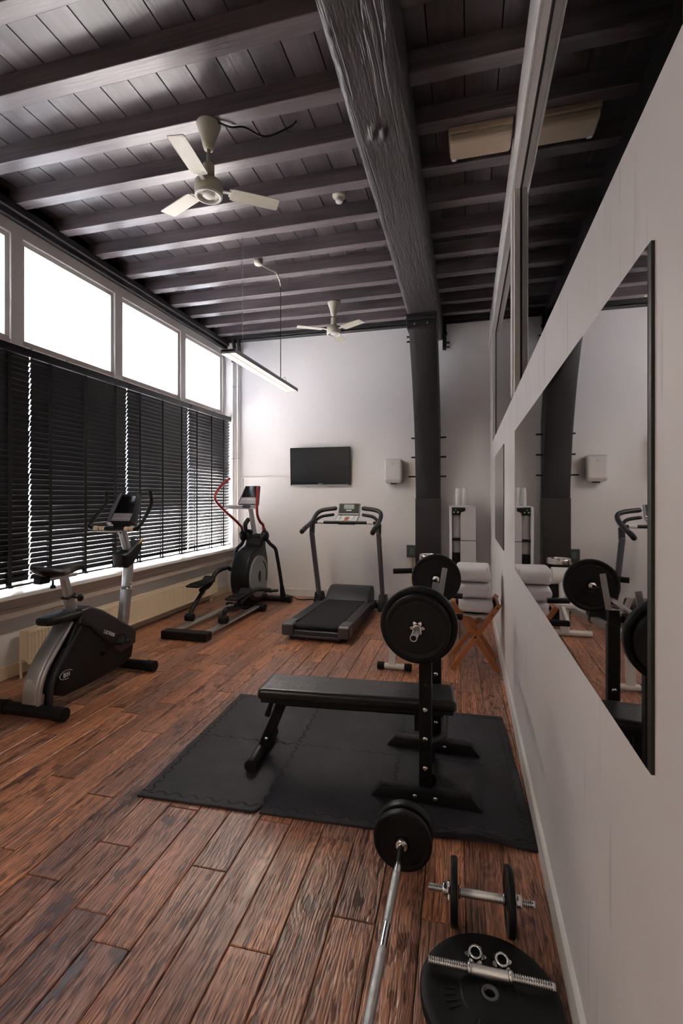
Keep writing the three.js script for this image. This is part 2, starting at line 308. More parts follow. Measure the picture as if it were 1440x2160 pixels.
// ceiling: boards above joists
const JZ = [-6.43, -6.07, -5.68, -5.29, -4.88, -4.47, -4.03, -3.6, -3.17, -2.765, -2.31, -1.88, -1.45, -1.02, -0.59, -0.16, 0.27, 0.7, 1.13];
{
  const ce = struct('ceiling', 'dark painted plank ceiling on wooden joists', 'ceiling');
  const mats = [0.9, 1, 1.12, 1.25].map((k) => { const m = M.ceil.clone(); m.color.multiplyScalar(k); return m; });
  for (let x = -3.739; x < 0.6; x += 0.196) add('ceiling_board', uvm(bx(x + 0.004, x + 0.192, YC, YC + 0.022, ZF, ZB), 'z', R(0, 1), R(0, 2)), mats[Math.floor(rnd() * 4)], ce);
  add('roof_deck', bx(-3.98, 0.6, YC + 0.03, 4.4, ZF - 0.2, ZB + 0.2), S({ color: lin(0.006, 0.006, 0.006), roughness: 1 }), ce);
  for (const z of JZ) {
    const h = R(-0.006, 0.006), g = uvm(bx(-3.66, XR + 0.03, 3.85 + h, YC + 0.01, z - 0.05, z + 0.05, 0.006, 1), 'x', R(0, 1), R(0, 2));
    add('joist', g, M.joist, ce);
  }
  structMesh('trim_3', [bx(-3.62, XR, 3.83, 3.87, ZF, ZF + 0.03, 0.005), bx(-3.62, XR, 3.87, 3.97, ZF, ZF + 0.055, 0.008), rod([-3.4, 3.845, ZF + 0.05], [-0.8, 3.845, ZF + 0.05], 0.012)], M.darkTrim, 'dark cornice along the top of the end wall', 'cornice');
}

{ // heavy hewn beam across the joists
  const x0 = -0.66, x1 = -0.318, y0 = 3.62, y1 = 3.9, z0 = ZF, z1 = ZB, nx = 20, nz = 220;
  const g = new THREE.BoxGeometry(x1 - x0, y1 - y0, z1 - z0, nx, 14, nz).translate((x0 + x1) / 2, (y0 + y1) / 2, (z0 + z1) / 2);
  const p = g.attributes.position;
  for (let i = 0; i < p.count; i++) {
    let x = p.getX(i), y = p.getY(i), z = p.getZ(i);
    const wob = (s, f) => fbm(((z + 9) / 12) % 1, ((x + y + 6) / 8) % 1, f, 24, s, 3) - 0.5;
    const edge = Math.max(0, 1 - Math.min(Math.abs(x - x0), Math.abs(x - x1)) / 0.03) * Math.max(0, 1 - Math.abs(y - y0) / 0.03), left = x < -0.48;
    const kx = x + 0.51, kz = z + 2.82, kr = Math.hypot(kx * 1.2, kz);   // the big knot
    if (y < y0 + 0.01 && kr < 0.07) y += 0.02 * Math.cos(kr / 0.07 * Math.PI * 1.5);
    y += edge * (0.010 + 0.03 * Math.max(0, wob(201, 90))) + 0.012 * wob(203, 20);
    x += (left ? 1 : -1) * edge * (0.008 + 0.03 * Math.max(0, wob(202, 80))) + 0.012 * wob(204, 12);
    if (left) x += 0.05 * sstep(-3, -0.5, z) - 0.03 * sstep(-3, -5.5, z);
    p.setXYZ(i, x, y, z);
  }
  g.computeVertexNormals();
  tag(add('timber_beam', uvm(g, 'z'), M.beam), 'thick rough-hewn dark timber beam spanning the ceiling', 'beam');
}

{ // post under the beam: boxed below, curving out from the wall above
  const o = thing('timber_post', 'dark wooden post with coat pegs under the ceiling beam', 'post', [-0.51, 0, -6.65]);
  const front = new THREE.CatmullRomCurve3([[1.45, -6.55], [1.772, -6.5], [2.206, -6.4], [2.616, -6.24], [2.945, -6.08], [3.292, -5.85], [3.47, -5.72]].map(([y, z]) => V(z, y, 0))).getPoints(28).map((q) => [q.x, q.y]);
  const back = front.map(([z, y]) => [Math.max(ZF + 0.004, z - 0.42), y]).reverse();
  o.part('shaft', uvm(extX([...front, ...back].reverse(), -0.672, -0.352, 0.008), 'y'), M.darkWood);
  const cas = S({ color: lin(0.02, 0.016, 0.019), roughness: 0.35, bumpMap: paintWood, bumpScale: 0.001 });
  o.part('lower_casing', uvm(bx(-0.677, -0.347, 0, 1.45, ZF + 0.004, -6.535, 0.004), 'y'), cas);
  o.part('capital', uvm(join(bx(-0.69, -0.346, 3.45, 3.54, -6.15, -5.69, 0.008), bx(-0.7, -0.34, 3.54, 3.575, -6.15, -5.665, 0.01), bx(-0.692, -0.343, 3.575, 3.59, -6.15, -5.68, 0.004), bx(-0.705, -0.338, 3.59, 3.613, -6.15, -5.66, 0.01)), 'x'), M.darkWood);
  for (const x of [-0.6, -0.45]) o.part('bolt', ball(x, 3.5, -5.69, 0.01, 0.01, 0.006), M.silver);
  for (const y of [2.26, 2.0, 1.74]) {
    o.part('coat_peg', rod([-0.66, y, -6.56], [-0.672 - (y < 1.8 ? 0.1 : 0.06), y, -6.56], 0.011), M.black);
    o.part('coat_peg', rod([-0.36, y, -6.56], [-0.27, y, -6.56], 0.011), M.black);
  }
  for (const y of [3.42, 3.36]) o.part('coat_peg', rod([-0.66, y, -5.9], [-0.715, y, -5.9], 0.01), M.black);
}
{ // conduit with stubs beside the post
  const o = thing('wall_conduit', 'short dark pipe bracket on the wall beside the post top', 'pipe', [-0.29, 3.45, ZF]);
  o.part('pipe', bar([-0.3, 3.86, ZF + 0.04], [-0.3, 3.47, ZF + 0.04], 0.05, 0.05, 0.012), M.black);
  for (const y of [3.56, 3.5]) o.part('stub', rod([-0.31, y, ZF + 0.06], [-0.23, y, ZF + 0.06], 0.011), M.black);
  o.part('clip', bx(-0.335, -0.265, 3.68, 3.71, ZF, ZF + 0.075, 0.004), M.black);
}

{ // mirrors on the partition
  const mk = (label, y0, y1, z0, z1) => {
    const o = thing('wall_mirror', label, 'mirror', [XR, y0, (z0 + z1) / 2], 'frameless mirrors on the partition');
    o.part('backing', bx(XR - 0.0055, XR, y0, y1, z0, z1), M.mirrorEdge);
    o.part('glass', bx(XR - 0.0065, XR - 0.0056, y0 + 0.001, y1 - 0.001, z0 + 0.001, z1 - 0.014), M.mirror);
  };
  mk('large wide frameless mirror reflecting the hand dryer and barbell', 1.008, 1.878, -3.2, -0.885);
  mk('smaller frameless mirror on the partition near the water cooler', 1.02, 1.9, -5.42, -4.17);
}

// ---------------------------------------------------------------- blinds
{
  const XB = -3.545, PITCH = 0.0445, W = 0.05, T = 0.0016;
  const slatGeo = (len) => {   // shallow arched strip, length along z, width along x
    const n = 6, top = [], bot = [];
    for (let i = 0; i <= n; i++) { const t = i / n - 0.5, x = t * W, y = 0.0045 * (1 - 4 * t * t); top.push([x, y + T / 2]); bot.push([x, y - T / 2]); }
    return toCreasedNormals(new THREE.ExtrudeGeometry(polyShape([...bot, ...top.reverse()]), { depth: len, bevelEnabled: false }), 0.5).translate(0, 0, -len / 2);
  };
  const mk = (label, z0, z1, tapes, tilt, y0, y1) => {
    const o = thing('venetian_blind', label, 'blind', [XB, y0, (z0 + z1) / 2], 'black slatted blinds along the windows');
    o.part('head_rail', bx(XB - 0.03, XB + 0.03, y1 - 0.022, y1 + 0.045, z0, z1, 0.003), M.slat);
    o.part('bottom_rail', bx(XB - 0.026, XB + 0.026, y0, y0 + 0.016, z0, z1, 0.005), M.slat);
    const g = slatGeo(Math.abs(z1 - z0)), zc = (z0 + z1) / 2;
    const n = Math.floor((y1 - y0 - 0.03) / PITCH);
    for (let i = 0; i < n; i++) {
      const m = add('slat', g, M.slat, o);
      m.position.set(0, 0.035 + (i + 0.5) * PITCH, R(-0.004, 0.004)); m.rotation.z = tilt + R(-0.025, 0.025); m.rotation.x = R(-0.0012, 0.0012);
    }
    const hx = 0.5 * W * Math.cos(tilt) + 0.003;
    for (const z of tapes) o.part('ladder_tape', [bx(XB + hx, XB + hx + 0.001, y0 + 0.01, y1 + 0.01, z - 0.016, z + 0.016), bx(XB - hx - 0.001, XB - hx, y0 + 0.01, y1 + 0.01, z - 0.016, z + 0.016)], M.tape);
    for (const z of tapes) o.part('tape_clip', bx(XB - 0.02, XB + 0.029, y0 - 0.004, y0 + 0.018, z - 0.018, z + 0.018, 0.003), M.black);
    return o;
  };
  mk('black slatted blind behind the exercise bike saddle, nearest its rear foot', -2.03, -3.2385, [-2.2, -2.62, -3.05], 1.2, 0.735, 2.645);
  mk('black slatted blind behind the exercise bike console', -3.25, -4.4255, [-3.437, -3.837, -4.239], 1.14, 0.735, 2.645);
  mk('black slatted blind between the bike and the elliptical trainer', -4.437, -5.604, [-4.627, -5.04, -5.435], 1.08, 0.735, 2.645);
  mk('black slatted blind behind the elliptical trainer, next to the end wall', -5.616, -6.735, [-5.79, -6.174, -6.518], 0.95, 0.735, 2.645);
  // hanger brackets above the blinds
  for (const z of [-3.25, -3.62, -4.43, -5.05, -5.61, -6.3]) tag(add('blind_bracket', bx(-3.64, XB + 0.01, 2.69, 2.715, z - 0.012, z + 0.012, 0.002), M.silverPaint), 'small metal bracket holding a blind to the window transom', 'bracket', 'blind hanger brackets');
}

{ // radiator under the sill
  const o = thing('panel_radiator', 'long cream panel radiator under the window sill', 'radiator', [-3.5, 0.1, -4.67]);
  const z0 = -3.14, z1 = -6.2, y0 = 0.1, y1 = 0.375;
  const front = (x) => {   // ribbed pressed sheet
    const pts = [], n = 92, st = (z0 - z1) / n;
    for (let i = 0; i < n; i++) { const z = z0 - i * st; pts.push([x + 0.0, z], [x + 0.0, z - st * 0.35], [x - 0.006, z - st * 0.48], [x - 0.006, z - st * 0.87]); }
    pts.push([x, z1], [x - 0.012, z1], [x - 0.012, z0]);
    return ext(polyShape(pts.map(([a, z]) => [a, -z])), y1 - y0 - 0.05, 0).rotateX(-Math.PI / 2).translate(0, y0 + 0.025, 0);
  };
  o.part('front_panel', [front(-3.445), bx(-3.46, -3.445, y1 - 0.028, y1, z1, z0, 0.004), bx(-3.46, -3.445, y0, y0 + 0.028, z1, z0, 0.004)], M.cream);
  o.part('rear_panel', [front(-3.525), bx(-3.54, -3.525, y1 - 0.028, y1, z1, z0, 0.004), bx(-3.54, -3.525, y0, y0 + 0.028, z1, z0, 0.004)], M.cream);
  const fins = []; for (let z = z1 + 0.05; z < z0; z += 0.06) fins.push(bx(-3.524, -3.46, y0 + 0.03, y1 - 0.03, z, z + 0.002));
  o.part('convector_fins', fins, M.cream);
  o.part('side_cover', bx(-3.535, -3.45, y0 + 0.02, y1 - 0.01, z0, z0 + 0.004, 0.001), M.cream);
  for (const z of [z0 - 0.2, -4.67, z1 + 0.2]) o.part('wall_bracket', bx(-3.579, -3.525, 0.12, 0.36, z - 0.015, z + 0.015), M.cream);
  for (const z of [z0 - 0.1, z1 + 0.1]) o.part('leg', bx(-3.51, -3.48, 0, 0.11, z - 0.012, z + 0.012), M.cream);
  o.part('valve', [rod([-3.49, 0.13, z0], [-3.49, 0.13, z0 + 0.04], 0.014), rod([-3.49, 0.0, z0 + 0.03], [-3.49, 0.13, z0 + 0.03], 0.009)], M.cream);
}

{ // pipes in the far left corner
  for (const [x, r] of [[-3.47, 0.018], [-3.385, 0.017]]) {
    const o = thing('heating_pipe', 'white vertical heating pipe in the corner by the windows', 'pipe', [x, 0.7, ZF + 0.03], 'corner heating pipes');
    o.part('riser', rod([x, 0.702, ZF + 0.035], [x, 3.55, ZF + 0.035], r), M.paint);
    for (const y of [1.1, 2.05, 3.15]) o.part('pipe_clip', torus(r + 0.003, 0.005, 24, 8).rotateX(Math.PI / 2).translate(x, y, ZF + 0.035), M.silverPaint);
    o.part('elbow', tube([[x, 3.54, ZF + 0.035], [x, 3.66, ZF + 0.035], [x + 0.03, 3.7, ZF + 0.05], [x + 0.02, 3.84, ZF + 0.06]], r + 0.008, 20), M.darkTrim);
  }
  tag(add('cable_duct', [bx(-3.34, -2.5, 1.745, 1.772, ZF, ZF + 0.014, 0.003), bx(-3.345, -3.32, 0.11, 1.745, ZF, ZF + 0.01, 0.003)], M.paint), 'thin white cable duct from the window corner to the television', 'duct');
}

// ---------------------------------------------------------------- ceiling fittings
function fan(label, x, z, yTop, yHub, phi, withCable) {
  const o = thing('ceiling_fan', label, 'fan', [x, yTop, z], 'three-bladed ceiling fans');
  const t = yTop;
  o.part('canopy', lathe([[0.001, t], [0.074, t], [0.076, t - 0.012], [0.066, t - 0.04], [0.05, t - 0.09], [0.038, t - 0.14], [0.03, t - 0.165], [0.001, t - 0.17]]).translate(x, 0, z), M.fan);
  o.part('rod', rod([x, t - 0.16, z], [x, yHub + 0.14, z], 0.013), M.fan);
  o.part('coupling', lathe([[0.001, yHub + 0.16], [0.034, yHub + 0.16], [0.036, yHub + 0.15], [0.036, yHub + 0.055], [0.001, yHub + 0.05]]).translate(x, 0, z), M.fan);
  const mo = o.part('motor', lathe([[0.001, yHub + 0.06], [0.06, yHub + 0.058], [0.086, yHub + 0.04], [0.09, yHub], [0.086, yHub - 0.035], [0.08, yHub - 0.04], [0.05, yHub - 0.03], [0.001, yHub - 0.03]]).translate(x, 0, z), M.fan);
  o.part('rim', torus(0.076, 0.011, 48, 10).rotateX(Math.PI / 2).translate(x, yHub - 0.04, z), M.fanWhite, mo);
  o.part('cap', lathe([[0.001, yHub - 0.05], [0.03, yHub - 0.048], [0.038, yHub - 0.04], [0.04, yHub - 0.028], [0.001, yHub - 0.028]].reverse()).translate(x, 0, z), M.fanWhite, mo);
  for (let k = 0; k < 3; k++) {
    const a = phi + k * Math.PI * 2 / 3;
    const place = (g) => g.rotateY(-a).translate(x, yHub + 0.012, z);
    const sh = ext(polyShape([[0.14, -0.05], [0.16, -0.058], [0.45, -0.05], [0.462, -0.04], [0.452, 0.055], [0.44, 0.06], [0.16, 0.05], [0.14, 0.04]]), 0.005, 0.0015).rotateX(Math.PI / 2);
    sh.translate(0, 0, 0); const p = sh.attributes.position;
    for (let i = 0; i < p.count; i++) p.setY(i, p.getY(i) + 0.012 * Math.cos(p.getZ(i) / 0.06 * 1.2) - 0.01);
    sh.computeVertexNormals();
    const b = o.part('blade', place(sh.rotateX(-0.1)), M.fan);
    o.part('blade_iron', place(join(bar([0.075, -0.004, 0.0], [0.15, 0.0, 0.0], 0.03, 0.008), bar([0.14, -0.006, -0.035], [0.14, 0.008, 0.03], 0.022, 0.008), ball(0.165, -0.008, -0.028, 0.006), ball(0.165, 0.004, 0.03, 0.006))), M.fanWhite, b);
  }
  return o;
}
fan('cream three-bladed ceiling fan near the rough beam, hanging over the bike', -1.6, -2.765, 3.85, 3.43, 1.43, true);
fan('cream three-bladed ceiling fan hanging above the treadmill by the end wall', -1.58, -5.68, 3.85, 3.5, 0.49, false);
tag(add('fan_cable', tube([[-1.56, 3.846, -2.73], [-1.47, 3.83, -2.8], [-1.4, 3.86, -2.86], [-1.3, 3.86, -2.97], [-1.15, 3.93, -3.02], [-1.1, 3.96, -3.02]], 0.006, 50, 8), M.black), 'thin black cable drooping from the nearer ceiling fan', 'cable');

// pendant strip lamps, the second one beside the camera
for (const [z0, label] of [[-3.78, 'long hanging strip lamp with two glowing panels before the end wall'], [1.45, 'long hanging strip lamp with two glowing panels behind the viewer']]) {
  const x = -2.0, y = 2.71, z1 = z0 - 1.58, w = 0.14;
  const o = thing('pendant_lamp', label, 'lamp', [x, y, (z0 + z1) / 2], 'hanging strip lamps');
  o.part('housing', [bx(x - w / 2, x + w / 2, y + 0.006, y + 0.034, z1, z0, 0.004), bx(x - w / 2, x - w / 2 + 0.006, y - 0.004, y + 0.01, z1, z0), bx(x + w / 2 - 0.006, x + w / 2, y - 0.004, y + 0.01, z1, z0), bx(x - 0.006, x + 0.006, y - 0.004, y + 0.01, z1, z0), bx(x - w / 2, x + w / 2, y - 0.004, y + 0.03, z0 - 0.006, z0), bx(x - w / 2, x + w / 2, y - 0.004, y + 0.03, z1, z1 + 0.006)], M.silverPaint);
  const glow = S({ color: lin(0.8, 0.75, 0.65), emissive: lin(1.0, 0.8, 0.5), emissiveIntensity: 1.3, roughness: 0.6 });
  for (const s of [-1, 1]) {
    const xc = x + s * 0.036;
    o.part('light_panel', bx(xc - 0.028, xc + 0.028, y, y + 0.006, z1 + 0.012, z0 - 0.012), glow);
    const l = new THREE.RectAreaLight(new THREE.Color().setRGB(1, 0.88, 0.72), 42, 0.056, z0 - z1 - 0.03);
    l.position.set(xc - x, -0.003, 0); l.rotation.x = -Math.PI / 2; l.name = 'lamp_light'; o.add(l);
  }
  for (const z of [z0 - 0.28, z0 - 1.21]) {
    o.part('suspension_wire', rod([x, y + 0.03, z], [x, 3.86, z], z < z0 - 1 ? 0.0045 : 0.002, undefined, 8), z < z0 - 1 ? M.black : M.silverPaint);
    o.part('wire_gripper', rod([x, y + 0.03, z], [x, y + 0.06, z], 0.007), M.silver);
  }
  o.part('flex_loop', tube([[x, y + 0.06, z0 - 1.22], [x + 0.03, y + 0.09, z0 - 1.25], [x + 0.04, y + 0.06, z0 - 1.28], [x + 0.02, y + 0.034, z0 - 1.28]], 0.003, 24, 8), M.white);
}
{
  const r = thing('ceiling_rose', 'small cream ceiling rose feeding the hanging lamp', 'ceiling rose', [-2.03, 3.85, -4.47]);
  r.part('cover', lathe([[0.001, 3.79], [0.035, 3.795], [0.042, 3.81], [0.044, 3.85], [0.001, 3.85]]).translate(-2.03, 0, -4.47), M.fan);
  r.part('cable', tube([[-2.0, 3.8, -4.5], [-1.97, 3.81, -4.62], [-1.97, 3.85, -4.78], [-1.99, 3.84, -4.93], [-2.0, 3.8, -4.99]], 0.007, 30, 8), M.fan);
}
{ // smoke detector between two joists
  const x = -1.02, y = YC, z = -3.83;
  const o = thing('smoke_detector', 'small round cream smoke detector between the ceiling joists', 'smoke detector', [x, y, z]);
  o.part('base', lathe([[0.001, y - 0.045], [0.05, y - 0.042], [0.056, y - 0.03], [0.056, y], [0.001, y]]).translate(x, 0, z), M.fan);
  o.part('sensor', lathe([[0.001, y - 0.085], [0.024, y - 0.083], [0.03, y - 0.075], [0.03, y - 0.055], [0.024, y - 0.045], [0.001, y - 0.044]]).translate(x, 0, z), M.fanWhite);
}
{ // unlit strip fitting beside the partition
  const o = thing('ceiling_light', 'unlit beige plastic strip light beside the partition', 'light fitting', [0.08, 3.85, -3.28]);
  o.part('housing', bx(-0.118, 0.28, 3.805, 3.85, -3.38, -3.18, 0.01), M.beige);
  o.part('diffuser', bx(-0.112, 0.276, 3.75, 3.81, -3.372, -3.188, 0.02, 3), M.diffuser);
  o.part('clip', ball(-0.085, 3.752, -3.36, 0.018, 0.006, 0.014), M.fanWhite);
}

// ---------------------------------------------------------------- things on the end wall
{
  const z = ZF + 0.075;
  const o = thing('television', 'black flat television on the white end wall', 'television', [-2.07, 1.64, ZF]);
  const T = new THREE.Matrix4().makeTranslation(-2.07, 1.91, z).multiply(new THREE.Matrix4().makeRotationX(0.03)).multiply(new THREE.Matrix4().makeTranslation(2.07, -1.91, -z));
  const tr = (g) => g.applyMatrix4(T);
  o.part('casing', tr(bx(-2.525, -1.615, 1.635, 2.185, z - 0.045, z, 0.006)), M.blackGloss);
  o.part('screen', tr(bx(-2.508, -1.632, 1.68, 2.168, z, z + 0.002)), M.screen);
  o.part('lower_trim', tr(bx(-2.5, -1.64, 1.636, 1.647, z - 0.002, z + 0.004, 0.002)), M.silverPaint);
  const lg = []; for (let i = 0; i < 7; i++) lg.push(bx(-2.094 + i * 0.009, -2.0885 + i * 0.009, 1.656, 1.664, z + 0.001, z + 0.0025));
  o.part('badge', tr(join(lg)), M.print);
  o.part('wall_mount', bx(-2.2, -1.94, 1.78, 2.04, ZF, z - 0.04), M.black);
}
{
  const x0 = -1.115, x1 = -0.862, y0 = 1.645, y1 = 1.99;
  const o = thing('hand_dryer', 'rounded white hand dryer on the wall beside the post', 'hand dryer', [-0.99, 1.645, ZF]);
  o.part('cover', bx(x0, x1, y0 + 0.03, y1, ZF, ZF + 0.17, 0.04, 5), M.dryer);
  o.part('lower_hood', bx(x0 + 0.012, x1 - 0.012, y0 + 0.012, y0 + 0.08, ZF, ZF + 0.155, 0.03, 4), M.dryer);
  o.part('nozzle', lathe([[0.001, 0], [0.04, 0], [0.045, 0.02], [0.001, 0.03]]).scale(1.1, 1, 0.7).translate(-0.99, y0 - 0.002, ZF + 0.09), M.black);
  o.part('sensor', ball(-0.94, y0 + 0.016, ZF + 0.12, 0.009, 0.005, 0.009), M.black);
  o.part('badge', bx(-1.01, -0.97, y1 - 0.075, y1 - 0.066, ZF + 0.169, ZF + 0.1715), M.silverPaint);
}
{
  const o = thing('wall_switch', 'dark grey square switch box on the wall left of the post', 'switch', [-0.75, 0.62, ZF]);
  o.part('box', bx(-0.815, -0.685, 0.625, 0.795, ZF, ZF + 0.05, 0.006), M.switchGrey);
  o.part('window', bx(-0.772, -0.716, 0.67, 0.755, ZF + 0.05, ZF + 0.053), M.lcd);
  o.part('duct', bx(-0.762, -0.732, 0.105, 0.625, ZF, ZF + 0.02, 0.003), M.cream);
}
{ // water cooler
  const x0 = -0.226, x1 = 0.108, y1 = 1.352, zf = -6.4, zb = ZF + 0.03, n0 = x0 + 0.036, n1 = -0.085;
  const o = thing('water_cooler', 'tall grey and white water cooler in the corner', 'water cooler', [-0.06, 0, -6.57]);
  const pw = S({ color: lin(0.75, 0.75, 0.78), roughness: 0.35 }), pg = S({ color: lin(0.56, 0.53, 0.54), roughness: 0.45, metalness: 0.1 });
  o.part('cabinet', [bx(x0, x1, 0, y1, zb, zf - 0.13, 0.006), bx(x0, n0, 0, y1, zf - 0.13, zf, 0.006), bx(x0, x1, y1 - 0.02, y1, zf - 0.13, zf, 0.006), bx(n0, n1, 0, 0.5, zf - 0.13, zf)], pw);
  o.part('front_panel', bx(n1, x1, 0.905, y1 - 0.02, zf - 0.13, zf + 0.003, 0.004), pg);
  o.part('front_panel', bx(n1, x1, 0.02, 0.898, zf - 0.13, zf + 0.003, 0.004), pg);
  o.part('niche_back', lathe([[0.05, 0.5], [0.05, 1.27]], 24).scale(1, 1, 0.6).translate((n0 + n1) / 2, 0, zf - 0.1), pg);
  const head = o.part('tap_head', extZ([[n0, 1.23], [n1 + 0.005, 1.23], [n1 + 0.005, 1.262], [n1 + 0.06, 1.285], [n1 + 0.06, 1.325], [n0, 1.325]], zf - 0.1, zf + 0.012, 0.004), M.black);
  for (const x of [-0.165, -0.115]) o.part('tap', rod([x, 1.21, zf - 0.03], [x, 1.25, zf - 0.03], 0.009), M.silver, head);
  for (const x of [-0.165, -0.115]) o.part('push_button', ball(x, 1.268, zf + 0.012, 0.011, 0.009, 0.006), M.keys, head);
  o.part('indicator', ball(-0.145, 1.298, zf + 0.012, 0.006, 0.006, 0.003), S({ color: lin(0.05, 0.3, 0.02), emissive: lin(0.1, 0.6, 0.02), emissiveIntensity: 0.5 }), head);
  o.part('drip_tray', [bx(n0, n1, 0.9, 0.935, zf - 0.1, zf + 0.012, 0.006), rod([(n0 + n1) / 2, 0.5, zf - 0.06], [(n0 + n1) / 2, 0.74, zf - 0.06], 0.05)], M.black);
  o.part('tray_grille', bx(n0 + 0.004, n1 - 0.004, 0.935, 0.94, zf - 0.09, zf + 0.008), M.silver);
}
for (const [x, label] of [[-0.116, 'stack of clear plastic cups on the cooler, over its tap niche'], [-0.033, 'stack of clear plastic cups on the cooler, over its plain front panel']]) {
  const g = []; for (let i = 0; i < 15; i++) { const y = 1.352 + i * 0.0115; g.push(lathe([[0.034, y], [0.0365, y], [0.0365, y + 0.003], [0.0345, y + 0.0115]], 28)); }
  g.push(lathe([[0.034, 1.523], [0.031, 1.575], [0.026, 1.585], [0.001, 1.585]], 28));
  tag(add('cup_stack', join(g).translate(x, 0, -6.52), M.cup), label, 'cups', 'stacks of plastic cups on the cooler');
}
{ // bin in front of the post
  const x = -0.44, z = -5.98, y = 0.76;
  const o = thing('waste_bin', 'round black waste bin with a steel rim before the post', 'bin', [x, 0, z]);
  o.part('body', lathe([[0.001, 0], [0.115, 0], [0.12, 0.01], [0.128, y - 0.06], [0.122, y - 0.06], [0.112, 0.03], [0.001, 0.03]]).translate(x, 0, z), M.black);
  o.part('rim', lathe([[0.122, y - 0.06], [0.13, y - 0.06], [0.13, y], [0.124, y], [0.122, y - 0.06]]).translate(x, 0, z), M.chrome);
}

const font = await new FontLoader().loadAsync('fonts/droid/droid_sans_bold.typeface.json');
const text = (s, size, depth) => { const g = new TextGeometry(s, { font, size, depth, curveSegments: 4, bevelEnabled: false }); g.computeBoundingBox(); const b = g.boundingBox; return g.translate(-(b.min.x + b.max.x) / 2, -(b.min.y + b.max.y) / 2, 0); };

